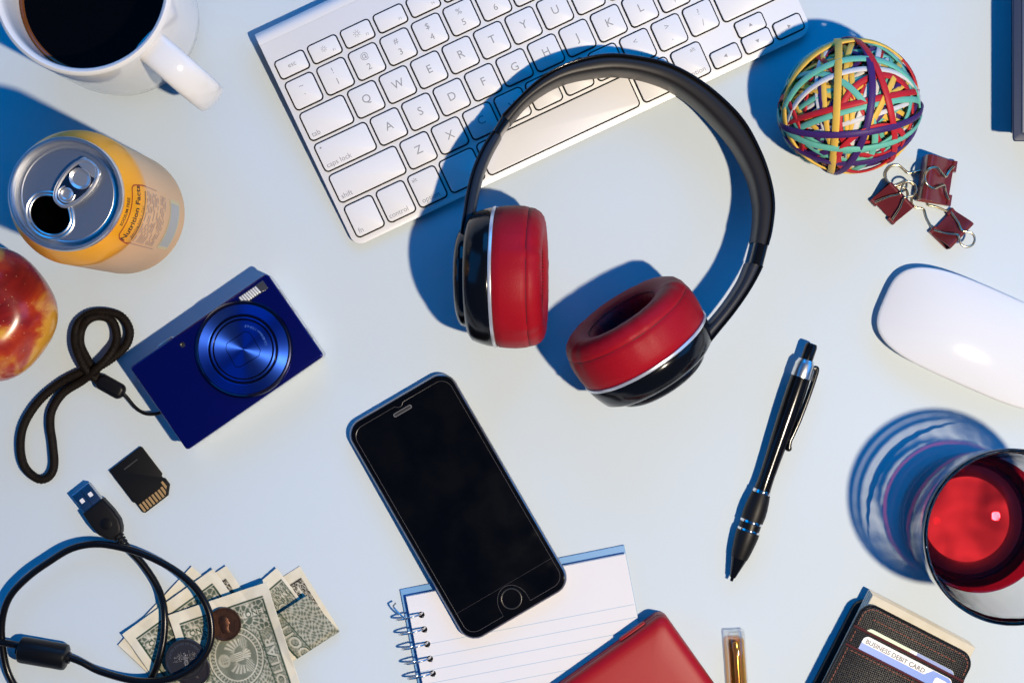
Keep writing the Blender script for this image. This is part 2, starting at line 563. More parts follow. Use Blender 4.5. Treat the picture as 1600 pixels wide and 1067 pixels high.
# ------------------------------------------------------------------ apple
ax_, ay_ = W(-46, 491, 36)
apple = root("apple", (ax_, ay_, 0), 0, "red and yellow apple at the left edge of the picture", "apple")
am = bpy.data.materials.new("apple_skin"); am.use_nodes = True; MATS["apple_skin"] = am
nt = am.node_tree; b = nt.nodes["Principled BSDF"]
b.inputs["Roughness"].default_value = 0.26; b.inputs["Coat Weight"].default_value = 0.25; b.inputs["Coat Roughness"].default_value = 0.12
tc = nt.nodes.new("ShaderNodeTexCoord")
mp = nt.nodes.new("ShaderNodeMapping"); mp.inputs["Scale"].default_value = (1, 1, 0.45)
n1 = nt.nodes.new("ShaderNodeTexNoise"); n1.inputs["Scale"].default_value = 34; n1.inputs["Detail"].default_value = 5; n1.inputs["Distortion"].default_value = 0.6
r1 = nt.nodes.new("ShaderNodeValToRGB")
cr = r1.color_ramp
cr.elements[0].position = 0.34; cr.elements[0].color = (0.10, 0.005, 0.006, 1)
cr.elements[1].position = 0.63; cr.elements[1].color = (0.70, 0.33, 0.03, 1)
e = cr.elements.new(0.47); e.color = (0.27, 0.012, 0.008, 1)
e = cr.elements.new(0.555); e.color = (0.42, 0.04, 0.008, 1)
vo = nt.nodes.new("ShaderNodeTexVoronoi"); vo.inputs["Scale"].default_value = 380
lt_ = nt.nodes.new("ShaderNodeMath"); lt_.operation = 'LESS_THAN'; lt_.inputs[1].default_value = 0.085
mx = nt.nodes.new("ShaderNodeMixRGB"); mx.inputs[2].default_value = (0.78, 0.50, 0.26, 1)
ml = nt.nodes.new("ShaderNodeMath"); ml.operation = 'MULTIPLY'; ml.inputs[1].default_value = 0.75
nt.links.new(tc.outputs["Object"], mp.inputs[0]); nt.links.new(mp.outputs[0], n1.inputs["Vector"])
nt.links.new(n1.outputs["Fac"], r1.inputs[0]); nt.links.new(tc.outputs["Object"], vo.inputs["Vector"])
nt.links.new(vo.outputs["Distance"], lt_.inputs[0]); nt.links.new(lt_.outputs[0], ml.inputs[0]); nt.links.new(ml.outputs[0], mx.inputs[0])
nt.links.new(r1.outputs[0], mx.inputs[1]); nt.links.new(mx.outputs[0], b.inputs["Base Color"])
ap = []
for k in range(41):
    t = math.pi * k / 40
    r = 36.0 * math.sin(t) ** 0.92 * (1 + 0.05 * math.cos(t)); z = -33 * math.cos(t)
    if k > 30: z -= 9 * ((k - 30) / 10) ** 2.2
    if k < 7: z += 5 * ((7 - k) / 7) ** 2
    ap.append((max(r, 0), z + 34))
ap[0] = (0, ap[0][1]); ap[-1] = (0, ap[-1][1])
v, f = lathe(ap, 64)
v = [(x * (1 + 0.02 * math.cos(5 * math.atan2(y, x))), y * (1 + 0.02 * math.cos(5 * math.atan2(y, x))), z) for x, y, z in v]
APM = T(0, 0, 1.5) @ Matrix.Rotation(math.radians(14), 4, 'Y')
one((v, f), "flesh", am, apple, 80, APM)
one(tube(smooth_path([(0, 0, 56), (0.5, 0.5, 63), (2.5, 1, 70)], 6), 1.4, 8, scale=lambda t: 0.8 + 0.5 * t), "stem", mat("apple_stem", (0.10, 0.055, 0.02), 0.7), apple, M=APM)

# ------------------------------------------------------------------ compact camera
qx, qy = W(354.5, 565.0, 21)
CA = math.radians(34.6)
cmr = root("compact_camera", (qx, qy, 0), CA, "shiny blue compact camera lying on its back with a black wrist strap", "camera")
blue_m = mat("camera_blue", (0.0035, 0.0045, 0.13), 0.20, 0.55, coat=0.6, bump=(4000, 0.05, 0.0001))
silver = mat("camera_silver", (0.62, 0.64, 0.68), 0.25, 0.9)
one(slab(rrect(89.6, 53.8, 1.8), 0.6, 18.6, 1.5, 0.3), "chassis", silver, cmr)
fp = one(slab(rrect(90.6, 54.8, 2.0), 18.7, 21.4, 0.2, 1.1), "front_plate", blue_m, cmr)
def sideline(y, x0, x1, z, name="seam"):
    return one(slab(rrect(x1 - x0, 0.5, 0.2), z, z + 0.6, 0, 0), name, "black_plastic", cmr, M=T((x0 + x1) / 2, y))
for x0, x1 in ((-34, -22), (-6, 2), (16, 28)):
    sideline(-27.0, x0, x1, 16.2)
for y0, y1 in ((-16, -9), (2, 5), (10, 17)):
    one(slab(rrect(0.5, y1 - y0, 0.2), 14.5, 16.5, 0, 0), "port_cover", "black_plastic", cmr, M=T(44.9, (y0 + y1) / 2))
one(slab(rrect(11, 3.2, 1.4), 8, 14, 0.5, 0.5), "shutter_button", "bright_steel", cmr, M=T(-22.9, 27.6))
LX, LY = 11.5, 0.2
lens_m = mat("lens_blue_brushed", (0.030, 0.10, 0.52), 0.46, 1.0, aniso=0.93)
dark_blue = mat("lens_blue_dark", (0.002, 0.004, 0.03), 0.25, 0.6, coat=0.3)
lr = one(lathe([(26.6, 21.2), (26.6, 22.4), (25.9, 23.6), (25.2, 23.8)], 96), "lens_ring", dark_blue, cmr)
lr.location = (LX * MM, LY * MM, 0)
def ring(prof, name, m, n=96):
    return one(lathe(prof, n), name, m, lr, 25)
ring([(25.2, 23.8), (24.6, 23.4), (24.3, 23.6)], "outer_groove", dark_blue)
ring([(24.3, 23.6), (19.3, 24.4), (18.9, 24.2)], "outer_barrel", lens_m)
ring([(18.9, 24.2), (18.6, 22.8), (17.9, 22.8), (17.6, 24.4)], "groove", dark_blue)
ring([(17.6, 24.4), (16.9, 24.6), (16.6, 24.3)], "inner_barrel", lens_m)
ring([(16.6, 24.3), (16.4, 23.2), (15.9, 23.2), (15.7, 23.9)], "groove", dark_blue)
ring([(15.7, 23.9), (6, 23.95), (0.001, 23.95)], "lens_front", lens_m)
sh = [(0.6, 9.6), (-8.8, 3.2), (-9.4, 0.2), (-4.2, -9.3), (-1.6, -9.4), (8.6, -3.4), (9.3, -0.6), (3.6, 9.2)]
shp = [(Vector((x, y)) ) for x, y in sh]
R0 = Matrix.Rotation(-CA, 2)
shp = [R0 @ p for p in shp]
one(tube(smooth_path([(p.x, p.y, 23.98) for p in shp], 1, True), 0.16, 6, True), "shutter_outline", dark_blue, lr)
lens_ink = mat("lens_lettering", (0.08, 0.20, 0.62), 0.4, 0.2)
def arc_text(s, size, rad, amid, zz, name, m, parent, flip=False):
    v, f = text(s, size)
    out = []
    for x, y, z in v:
        if flip:
            a = amid - x / rad * -1; r = rad - y
        else:
            a = amid - x / rad; r = rad + y
        out.append((r * math.cos(a), r * math.sin(a), zz))
    return one((out, f), name, m, parent, flat=True)
arc_text("5.0-40.0mm 1:3.0-6.9", 2.0, 12.7, math.radians(48) - CA, 24.05, "lens_lettering", lens_ink, lr, flip=True)
fl = one(slab([(-8.5, -2.6), (8.6, -2.6), (8.6, 2.6), (-7.5, 2.6)], 21.0, 21.75, 0, 0.15), "flash", mat("flash_window", (0.12, 0.12, 0.13), 0.15, 0.6, coat=0.5), cmr)
fl.location = (32.6 * MM, 22.6 * MM, 0)
for k in range(8):
    one(slab(rrect(1.15, 4.4, 0.3), 21.7, 22.15, 0, 0.3, 2), "reflector_rib", mat("flash_rib%d" % k, (0.86, 0.85, 0.80), 0.30, 0.2) if k == 0 else "flash_rib0", fl, M=T(-6.6 + k * 1.42, 0, 0, 0.12))
one(lathe([(1.5, 21.3), (1.4, 21.6), (1.1, 21.65), (0.9, 21.5), (0, 21.4)], 24), "focus_lamp", mat("focus_lamp", (0.07, 0.06, 0.045), 0.2, 0.6, coat=0.5), cmr, M=T(-14.6, 21.2))
# wrist strap: braided double cord, slider, thin loop
def zp(x, y): return (x / 2.885, 400 + y / 2.885)
sp_pts = [(445, 565, 3), (392, 515, 6), (356, 450, 6.5), (338, 380, 5), (350, 310, 3.5), (400, 263, 3), (470, 252, 3), (545, 272, 3), (583, 330, 3), (572, 395, 3), (520, 450, 3), (440, 500, 3.2), (350, 530, 3), (260, 580, 2.4), (170, 660, 2.4), (108, 760, 2.4),
          (92, 860, 2.4), (112, 950, 2.4), (170, 1003, 2.4), (218, 995, 2.4), (243, 945, 2.4), (238, 850, 2.4), (226, 760, 2.4), (236, 690, 2.4), (285, 617, 2.4), (370, 562, 3.2), (432, 512, 7), (492, 450, 7), (524, 390, 4), (522, 330, 3), (496, 285, 3.2), (440, 272, 4), (392, 292, 5), (366, 335, 3.2), (362, 395, 3.2), (385, 450, 3.4), (418, 505, 3.4), (450, 560, 3.2)]
cord = []
for x, y, z in sp_pts:
    px, py = zp(x, y)
    cord.append(W3(px, py, z))
CI = (Matrix.Translation((qx, qy, 0)) @ Matrix.Rotation(CA, 4, 'Z')).inverted()
cord = smooth_path(cord, 16)
# braid: eight little lobes that twist along the cord, plus fine ribs
def braid(path, r, n=24):
    P = path; loops = []; u = Vector((0, 0, 1)); L = 0.0
    for i in range(len(P)):
        t = (P[min(i + 1, len(P) - 1)] - P[max(0, i - 1)]).normalized()
        u = (u - t * u.dot(t)).normalized(); s = t.cross(u)
        if i: L += (P[i] - P[i - 1]).length
        ring_ = []
        for k in range(n):
            a = 2 * math.pi * k / n
            rr = r * (1 + 0.09 * math.sin(L * 2 * math.pi / 1.6 + 6 * a) * 1.0 + 0.09 * math.sin(L * 2 * math.pi / 1.6 - 6 * a))
            ring_.append(P[i] + s * (rr * math.cos(a)) + u * (rr * math.sin(a)))
        loops.append(ring_)
    v, f = loft(loops)
    return v, [q[::-1] for q in f]
def resample(path, step):
    out = [path[0].copy()]; acc = 0
    for a, b_ in zip(path[:-1], path[1:]):
        d = (b_ - a).length
        while acc + d >= step:
            k = (step - acc) / d
            a = a + (b_ - a) * k; d = (b_ - a).length; acc = 0
            out.append(a.copy())
        acc += d
    return out
cord_m = mat("strap_cord", (0.003, 0.003, 0.003), 0.6, spec=0.15, var=(1400, (0.016, 0.010, 0.006), 0.10))
st = one(braid(resample(cord, 0.42), 2.25), "wrist_strap", cord_m, cmr, 80, CI)
a0 = W3(*zp(440, 555), 3.8); a1 = W3(*zp(560, 622), 3.8)
d = (a1 - a0); Ls = d.length
sl = slab(rrect(Ls, 9.0, 3.6, 8), -3.4, 3.4, 2.6, 2.6, 5)
one(sl, "slider", mat("slider_rubber", (0.004, 0.004, 0.005), 0.4, spec=0.3), st, 60, CI @ Matrix.Translation((a0 + a1) / 2) @ Matrix.Rotation(math.atan2(d.y, d.x), 4, 'Z'))
thin = [W3(*zp(548, 612), 4), W3(*zp(575, 640), 3), W3(*zp(610, 682), 2.5), W3(*zp(650, 708), 3), W3(*zp(695, 712), 5), W3(*zp(725, 705), 6)]
one(tube(smooth_path(thin, 8), 1.0, 8), "thin_loop", "black_plastic", st, M=CI)

# ------------------------------------------------------------------ memory card
sx, sy = W(221.5, 750.5, 2)
u = Vector((0.795, 0.607)); sa = math.atan2(u.y, u.x)
sdc = root("memory_card", (sx, sy, 0), sa, "black memory card with gold contacts beside the cable plug", "memory card")
cardm = mat("card_plastic", (0.005, 0.005, 0.0055), 0.55, spec=0.2, bump=(3000, 0.25, 0.0002))
w2, h2 = 11.2, 15.4
# local x along the short side, local y towards the top edge; contacts at -y, cut corner at +x -y
out = [(-w2, h2), (-w2, -7.0), (-w2 + 0.9, -7.6), (-w2 + 0.9, -h2 + 1), (-w2 + 1.9, -h2), (w2 - 4.6, -h2), (w2 - 0.2, -h2 + 4.4), (w2 - 0.2, -h2 + 8.6), (w2 - 1.1, -h2 + 9.2), (w2 - 1.1, -h2 + 10.8), (w2, -h2 + 11.6), (w2, h2 - 0.6), (w2 - 0.6, h2), (-w2 + 0.6, h2)]
one(slab(out, 0.1, 2.1, 0.2, 0.25, 2), "shell", cardm, sdc)
gold = mat("gold_contact", (0.50, 0.31, 0.13), 0.38, 0.25)
for k in range(9):
    x = -w2 + 2.4 + k * 2.16
    y0 = -h2 + 0.7 + max(0, (x - (w2 - 5.2)) * 1.0)
    one(slab([(x - 0.68, y0), (x + 0.68, y0 + (1.3 if k > 6 else 0)), (x + 0.68, y0 + 5.0), (x - 0.68, y0 + 5.0)], 2.05, 2.16, 0, 0.05, 1), "contact", gold, sdc)
one(slab(rrect(9.5, 0.7, 0.3), 2.05, 2.2, 0, 0.1, 1), "grip_ridge", mat("card_ridge", (0.05, 0.05, 0.05), 0.4), sdc, M=T(0.6, 10.8))

# ------------------------------------------------------------------ usb cable
def z4(x, y): return (x / 2.757, 680 + y / 2.757)
usb = root("usb_cable", (*W(*z4(430, 360)), 0), 0, "black usb cable with bare metal plug, looped over the banknotes", "cable")
UI = Matrix.Translation((-usb.location.x / MM, -usb.location.y / MM, 0))
p0 = Vector(W(*z4(350, 229), 6)); p1 = Vector(W(*z4(405, 305), 6)); p2 = Vector(W(*z4(500, 420), 6))
dv = (p2 - p0).normalized(); pa = math.atan2(dv.y, dv.x)
PM = UI @ Matrix.Translation((p1.x, p1.y, 5.2)) @ Matrix.Rotation(pa, 4, 'Z')   # local x runs from the plug to the cord
steel = mat("plug_steel", (0.42, 0.46, 0.54), 0.22, 1.0)
L = (p1 - p0).length
ps = one(slab(rrect(L + 4, 12.0, 0.5, 3), -2.3, 2.3, 0.3, 0.35, 2), "plug_shell", steel, usb, M=PM @ T(-L / 2 + 2))
for sgn in (-1, 1):
    one(slab(rrect(2.5, 2.3, 0.3, 2), 2.28, 2.42, 0, 0), "plug_window", mat("window_white", (0.82, 0.80, 0.80), 0.5) if sgn < 0 else "window_white", ps, M=PM @ T(-6.2, 2.9 * sgn))
one(slab(rrect(L - 1, 0.22, 0.05, 1), 2.28, 2.40, 0, 0), "plug_seam", "dark_gap", ps, M=PM @ T(-L / 2))
hl = [(0, 6.9), (0, -6.9), (9, -7.6), (15, -7.2), (19, -5.4), (21.5, -3.4), (21.5, 3.4), (19, 5.4), (15, 7.2), (9, 7.6)]
hs = one(slab(hl, -4.2, 4.2, 1.4, 1.6, 4), "plug_housing", "black_rubber", usb, 50, PM @ T(-0.5))
one(slab(rrect(6.5, 6.5, 3.2, 8), 4.15, 4.5, 0, 0.2, 2), "thumb_mark", "black_plastic", hs, M=PM @ T(12, 0))
for k in range(5):
    one(lathe([(0, 0), (3.3 - 0.25 * k, 0), (3.3 - 0.25 * k, 1.3), (0, 1.3)], 20), "strain_rib", "black_rubber", hs, M=PM @ T(21.2 + k * 1.9, -0.6 * k * 0.2, -0.2 * k) @ Matrix.Rotation(math.pi / 2, 4, 'Y'))
cbl = mat("cable_jacket", (0.004, 0.0035, 0.004), 0.26, spec=0.4)
def cable(pts, name):
    P = smooth_path([W3(*z4(x, y), z) for x, y, z in pts], 10)
    return one(tube(P, 2.0, 12), name, cbl, usb, 80, UI)
cable([(500, 420, 5), (525, 450, 5), (560, 495, 4), (620, 560, 3), (680, 655, 3), (708, 755, 6), (706, 870, 7), (683, 970, 7.5), (655, 1040, 4), (610, 1120, 3), (540, 1200, 2.2), (430, 1260, 2.2), (250, 1260, 2.2), (150, 1170, 2.2), (70, 1085, 2.4), (28, 1000, 3), (8, 880, 5), (12, 780, 7), (45, 690, 9), (120, 610, 10), (210, 545, 10), (310, 487, 10), (420, 468, 11), (540, 487, 11), (650, 525, 11), (760, 585, 11), (845, 660, 11.5), (895, 745, 12), (912, 830, 12.2), (900, 910, 12.5), (850, 985, 12.5), (760, 1040, 12), (660, 1058, 11), (560, 1052, 9), (430, 1015, 7), (350, 975, 8), (280, 950, 8), (180, 930, 8), (80, 905, 8), (0, 890, 7), (-100, 880, 4), (-260, 900, 2.2)], "cord")
fa = W3(*z4(72, 918), 7.6); fb = W3(*z4(302, 958), 7.6)
d = fb - fa; FL = d.length
fer = [(0, 0), (3.2, 0.0), (3.4, 1.2), (5.6, 1.5), (6.9, 2.2), (7.3, 3.6), (7.3, FL - 3.6), (6.9, FL - 2.2), (5.6, FL - 1.5), (3.4, FL - 1.2), (3.2, FL), (0, FL)]
one(lathe(fer, 40), "ferrite_bead", "black_plastic", usb, 40, UI @ Matrix.Translation(fa) @ Vector((0, 0, 1)).rotation_difference(d).to_matrix().to_4x4())
# ------------------------------------------------------------------ banknotes
RES = 0.25
BL, BW = 100.0, 66.3                      # printed length modelled, width
NA, NB = int(BL / RES), int(BW / RES)
GA, GB = np.meshgrid((np.arange(NA) + 0.5) * RES, (np.arange(NB) + 0.5) * RES, indexing='ij')
def poly_mask(pts):
    m = np.zeros(GA.shape, bool); n = len(pts)
    xs = [p[0] for p in pts]; ys = [p[1] for p in pts]
    i0, i1 = max(0, int(min(xs) / RES) - 1), min(NA, int(max(xs) / RES) + 2)
    j0, j1 = max(0, int(min(ys) / RES) - 1), min(NB, int(max(ys) / RES) + 2)
    if i1 <= i0 or j1 <= j0: return m
    A, B = GA[i0:i1, j0:j1], GB[i0:i1, j0:j1]
    s = np.zeros(A.shape, bool)
    for k in range(n):
        x0, y0 = pts[k - 1]; x1, y1 = pts[k]
        if y0 == y1: continue
        c = ((y0 > B) != (y1 > B)) & (A < (x1 - x0) * (B - y0) / (y1 - y0) + x0)
        s ^= c
    m[i0:i1, j0:j1] = s
    return m
def text_mask(s, size, a, b_, rot, bold=False, stretch=1.0):
    v, f = text(s, size, 'CENTER', bold)
    c, sn = math.cos(rot), math.sin(rot)
    P = [(a + (x * stretch) * c - y * sn, b_ + (x * stretch) * sn + y * c) for x, y, z in v]
    m = np.zeros(GA.shape, bool)
    for q in f: m |= poly_mask([P[i] for i in q])
    return m
def vor(scale, seed):
    r = np.random.default_rng(seed)
    n = int(BL * BW / scale ** 2)
    P = np.c_[r.uniform(0, BL, n), r.uniform(0, BW, n)]
    d1 = np.full(GA.shape, 1e9); d2 = d1.copy()
    for x, y in P:
        d = np.hypot(GA - x, GB - y)
        d2 = np.minimum(d2, np.maximum(d, d1)); d1 = np.minimum(d1, d)
    return d2 - d1
def wob(f1, f2, ph):
    return np.sin(GA * f1 + 1.7 * np.sin(GB * f2 + ph)) * np.sin(GB * f1 * 1.13 + 1.3 * np.sin(GA * f2 * 0.8 + ph * 2))
def back_ink():
    """ink density of the green side: a runs from the short end, b across"""
    ink = np.zeros(GA.shape)
    m0 = 6.2
    inside = (GA > m0) & (GB > m0 - 1) & (GB < BW - m0 + 1)
    lat = vor(2.6, 3)
    web = np.clip(0.84 - 0.72 * np.exp(-(lat / 0.42) ** 2), 0, 1)
    ink = np.where(inside, web, 0)
    rim_ = inside & ((GA < m0 + 1.0) | (GB < m0 + 0.0) | (GB > BW - m0))
    ink = np.where(rim_, 0.95, ink)
    ink = np.where(inside & (np.abs(GA - m0 - 1.35) < 0.22), 0.15, ink)
    # centre field with fine swirls
    cen = (GA > 19.5) & (GB > 14.5) & (GB < BW - 14.5)
    sw = 0.36 + 0.40 * (wob(1.9, 0.9, 0.3) > 0.05) + 0.12 * wob(4.5, 1.5, 1.0)
    ink = np.where(cen, sw, ink)
    # lettered strips along both long sides
    for sgn, bc in ((1, 10.3), (-1, BW - 10.3)):
        st_ = (GA > 24) & (np.abs(GB - bc) < 4.4)
        ink = np.where(st_, 0.62 + 0.2 * wob(2.6, 1.2, sgn), ink)
        tm = text_mask("ONE DOLLAR", 8.2, 58, bc, 0 if sgn > 0 else math.pi, True, 1.15)
        tm2 = text_mask("ONE DOLLAR", 8.2, 58.5, bc + 0.45 * sgn, 0 if sgn > 0 else math.pi, True, 1.15)
        ink = np.where(tm2 & inside, 0.98, ink)
        ink = np.where(tm, 0.22, ink)
        ink = np.where((GA > 24) & (np.abs(np.abs(GB - bc) - 4.4) < 0.3), 0.95, ink)
    # big numerals in the corners with ONE written across
    for bc in (14.5, BW - 14.5):
        a0_ = 13.8
        ink = np.where(poly_mask([(a0_ - 5.5, bc - 6.0), (a0_ + 6.5, bc - 6.0), (a0_ + 6.5, bc + 6), (a0_ - 5.5, bc + 6)]), web * 0.97, ink)
        n1_ = text_mask("1", 15.5, a0_ + 0.7, bc + 0.7, 0, True, 1.25); n2_ = text_mask("1", 15.5, a0_, bc, 0, True, 1.25)
        ink = np.where(n1_, 0.98, ink); ink = np.where(n2_, 0.10, ink)
        wd = poly_mask([(a0_ - 1.9, bc - 6.4), (a0_ + 2.1, bc - 6.4), (a0_ + 2.1, bc + 6.4), (a0_ - 1.9, bc + 6.4)])
        ink = np.where(wd, 0.12, ink)
        ink = np.where(text_mask("ONE", 4.6, a0_ + 0.1, bc, math.pi / 2, True, 1.1), 0.95, ink)
        ink = np.where(wd & (np.abs(np.abs(GA - a0_ - 0.1) - 1.9) < 0.2), 0.8, ink)
    # round seal
    sa_, sb_ = 34.0, BW / 2
    R = np.hypot(GA - sa_, GB - sb_); TH = np.arctan2(GB - sb_, GA - sa_)
    ink = np.where(R < 17.2, 0.35 + 0.35 * (np.sin(R * 9) > 0.3), ink)
    ink = np.where((R > 13.4) & (R < 16.0), 0.45 + 0.4 * (np.sin(TH * 46 + np.sin(R * 3)) > 0.25), ink)
    ink = np.where(np.abs(R - 16.6) < 0.35, 0.12, ink); ink = np.where(np.abs(R - 17.3) < 0.25, 0.9, ink)
    ink = np.where(R < 13.2, 0.70 + 0.08 * np.sin(GB * 9), ink)
    ink = np.where(np.abs(R - 13.2) < 0.32, 0.10, ink)
    P_ = -(GB - sb_); Q_ = GA - sa_        # bird: up is towards -b
    def E(p0_, q0_, rp, rq): return ((P_ - p0_) / rp) ** 2 + ((Q_ - q0_) / rq) ** 2 < 1
    for sg in (-1, 1):
        an = np.degrees(np.arctan2(Q_ * sg, P_ + 2.5)); rw = np.hypot(P_ + 2.5, Q_)
        w1 = (rw > 3.0 + 0.025 * an) & (rw < 11.2 - 0.016 * an) & (an > 34) & (an < 104)
        ink = np.where(w1, 0.25 + 0.45 * (np.sin(np.radians(an) * 24 + rw * 0.6) > 0.25), ink)
        ink = np.where(w1 & (rw < 5.6), 0.42, ink)
        lf = E(-6.6, 6.6 * sg, 2.6, 3.6)
        ink = np.where(lf & (np.sin(P_ * 5 + np.abs(Q_) * 3) > 0.1), 0.28, ink)
    ink = np.where(E(-0.2, 0, 4.9, 2.5), 0.45, ink)
    sh_ = (np.abs(Q_) < 2.5) & (P_ > -4.0) & (P_ < 0.9)
    ink = np.where(sh_, np.where(np.sin(Q_ * 2 * math.pi / 0.95) > 0, 0.05, 0.75), ink)
    tl = E(-6.6, 0, 2.7, 3.0) & (P_ < -4.2)
    ink = np.where(tl, 0.12 + 0.5 * (np.sin(np.arctan2(Q_, P_ + 2) * 26) > 0.4), ink)
    gl_ = np.hypot(P_ - 8.0, Q_)
    ink = np.where(gl_ < 3.8, 0.28 + 0.18 * (np.sin(np.arctan2(Q_, P_ - 8) * 30) > 0), ink)
    ink = np.where((gl_ < 2.5), 0.30, ink)
    ink = np.where((gl_ < 2.4) & (np.sin(P_ * 5.2) * np.sin(Q_ * 5.2) > 0.25), 0.95, ink)
    return ink
def face_ink():
    """ink of the dark side: scrolled border with light knots, mostly empty middle"""
    inside = (GA > 5.8) & (GB > 5.5) & (GB < BW - 5.5)
    brd = inside & ((GA < 15.5) | (GB < 14) | (GB > BW - 14))
    lat = vor(3.4, 9)
    ink = np.where(brd, 0.95 - 0.8 * ((np.abs(wob(1.25, 0.8, 0.5)) < 0.16) | (lat < 0.35)), 0)
    ink = np.where(inside & ~brd, 0.18 + 0.25 * (np.sin(GB * 5) > 0.5), ink)
    ink = np.where(brd & (np.abs(GA - 6.4) < 0.35), 0.95, ink)
    for bc in (14.0, BW - 14.0):
        ink = np.where(text_mask("1", 11, 13.5, bc, math.pi / 2, True, 1.2), 0.05, ink)
    return ink
INK_B, INK_F = back_ink(), face_ink()
def sample(img, a, b_):
    i = np.clip(a / RES - 0.5, 0, NA - 1.001); j = np.clip(b_ / RES - 0.5, 0, NB - 1.001)
    i0 = i.astype(int); j0 = j.astype(int); fi = i - i0; fj = j - j0
    i1 = np.minimum(i0 + 1, NA - 1); j1 = np.minimum(j0 + 1, NB - 1)
    return img[i0, j0] * (1 - fi) * (1 - fj) + img[i1, j0] * fi * (1 - fj) + img[i0, j1] * (1 - fi) * fj + img[i1, j1] * fi * fj
note_m = bpy.data.materials.new("banknote_paper"); note_m.use_nodes = True
nt = note_m.node_tree; b = nt.nodes["Principled BSDF"]
b.inputs["Roughness"].default_value = 0.75; b.inputs["Specular IOR Level"].default_value = 0.2
at = nt.nodes.new("ShaderNodeAttribute"); at.attribute_name = "ink"
tc = nt.nodes.new("ShaderNodeTexCoord"); nz = nt.nodes.new("ShaderNodeTexNoise"); nz.inputs["Scale"].default_value = 90; nz.inputs["Detail"].default_value = 6
rp = nt.nodes.new("ShaderNodeValToRGB")
rp.color_ramp.elements[0].position = 0.3; rp.color_ramp.elements[0].color = (0.82, 0.79, 0.72, 1)
rp.color_ramp.elements[1].position = 0.75; rp.color_ramp.elements[1].color = (0.98, 0.98, 0.98, 1)
mm_ = nt.nodes.new("ShaderNodeMixRGB"); mm_.blend_type = 'MULTIPLY'; mm_.inputs[0].default_value = 1
bp = nt.nodes.new("ShaderNodeBump"); bp.inputs["Strength"].default_value = 0.25; bp.inputs["Distance"].default_value = 0.0004
n2 = nt.nodes.new("ShaderNodeTexNoise"); n2.inputs["Scale"].default_value = 260; n2.inputs["Detail"].default_value = 5
for a_, b_ in ((tc.outputs["Object"], nz.inputs["Vector"]), (tc.outputs["Object"], n2.inputs["Vector"]), (nz.outputs["Fac"], rp.inputs[0]), (at.outputs["Color"], mm_.inputs[1]), (rp.outputs[0], mm_.inputs[2]), (mm_.outputs[0], b.inputs["Base Color"]), (n2.outputs["Fac"], bp.inputs["Height"]), (bp.outputs[0], b.inputs["Normal"])):
    nt.links.new(a_, b_)
PAPER = np.array([0.85, 0.79, 0.63]); GREEN = np.array([0.012, 0.052, 0.028]); BLACK = np.array([0.012, 0.011, 0.010])

def note(corner, du, dv, wid, length, zf, label, side, flip_at=None, step=0.36, warp=None):
    """corner: px of the short end's left corner; du: px direction across, dv: px direction along; zf(a, b) height"""
    du = np.array(du) / np.hypot(*du); dv = np.array(dv) / np.hypot(*dv)
    na = int(length / step) + 1; nb = int(wid / step) + 1
    a = np.linspace(0, length, na); bb = np.linspace(0, wid, nb)
    A, B = np.meshgrid(a, bb, indexing='ij')
    pos = warp(A, B) if warp else (A, B, zf(A, B))
    along, across, Z = pos
    x0, y0 = W(*corner, 3)
    X = x0 + du[0] * across + dv[0] * along
    Y = y0 - du[1] * across - dv[1] * along
    co = np.stack([X, Y, Z], -1).reshape(-1, 3)
    org_ = co.mean(0); org_[2] = 0
    me = bpy.data.meshes.new("banknote")
    idx = np.arange(na * nb).reshape(na, nb)
    q = np.stack([idx[:-1, :-1], idx[1:, :-1], idx[1:, 1:], idx[:-1, 1:]], -1).reshape(-1, 4)
    me.vertices.add(len(co)); me.vertices.foreach_set("co", ((co - org_) * MM).ravel())
    me.loops.add(q.size); me.loops.foreach_set("vertex_index", q.ravel())
    me.polygons.add(len(q)); me.polygons.foreach_set("loop_start", np.arange(0, q.size, 4)); me.polygons.foreach_set("loop_total", np.full(len(q), 4))
    me.polygons.foreach_set("use_smooth", np.ones(len(q), bool))
    me.update(calc_edges=True)
    ib = sample(INK_B, A, B * BW / wid); if_ = sample(INK_F, A, B * BW / wid)
    green = np.ones_like(A) if side == 'back' else np.zeros_like(A)
    if flip_at is not None: green = np.where(A > flip_at, 1.0, 0.0)
    if flip_at is not None:
        # the upper leaf is seen from the other end of the note
        ib = sample(INK_B, np.clip(A - flip_at + 52, 0, BL), np.clip(B + 0.0, 0, BW))
    k = np.clip(np.where(green > 0.5, ib, if_) * 1.04, 0, 1)[..., None] ** 0.8
    ink = np.where(green[..., None] > 0.5, GREEN, BLACK)
    c = PAPER * (1 - k) + ink * k
    ca = me.color_attributes.new("ink", 'FLOAT_COLOR', 'POINT')
    ca.data.foreach_set("color", np.concatenate([c, np.ones(c.shape[:2] + (1,))], -1).ravel())
    me.materials.append(note_m)
    o = bpy.data.objects.new("banknote", me); col.objects.link(o)
    o.location = Vector(org_) * MM
    sd = o.modifiers.new("thickness", 'SOLIDIFY'); sd.thickness = 0.00013; sd.offset = 0
    return tag(o, label, "banknote", "folded banknotes under the cable")
crk = lambda A, B, ph: 0.9 * (np.clip(A, 0, 12) < 12) * ((12 - np.clip(A, 0, 12)) / 12) ** 2 * np.abs(np.cos(B * 0.045 + ph)) + 0.62 * np.abs(np.sin(A * 0.11 + 0.05 * B + ph)) + 0.5 * np.abs(np.sin(B * 0.19 - 0.06 * A + 2 * ph)) + 0.10 * np.sin(A * 0.31 + ph) * np.sin(B * 0.27 + ph)
wv = lambda z, amp, f, ph: (lambda A, B: z + amp * np.sin(A * f + ph) * np.cos(B * f * 0.7 + ph) + 0.8 * crk(A, B, ph))
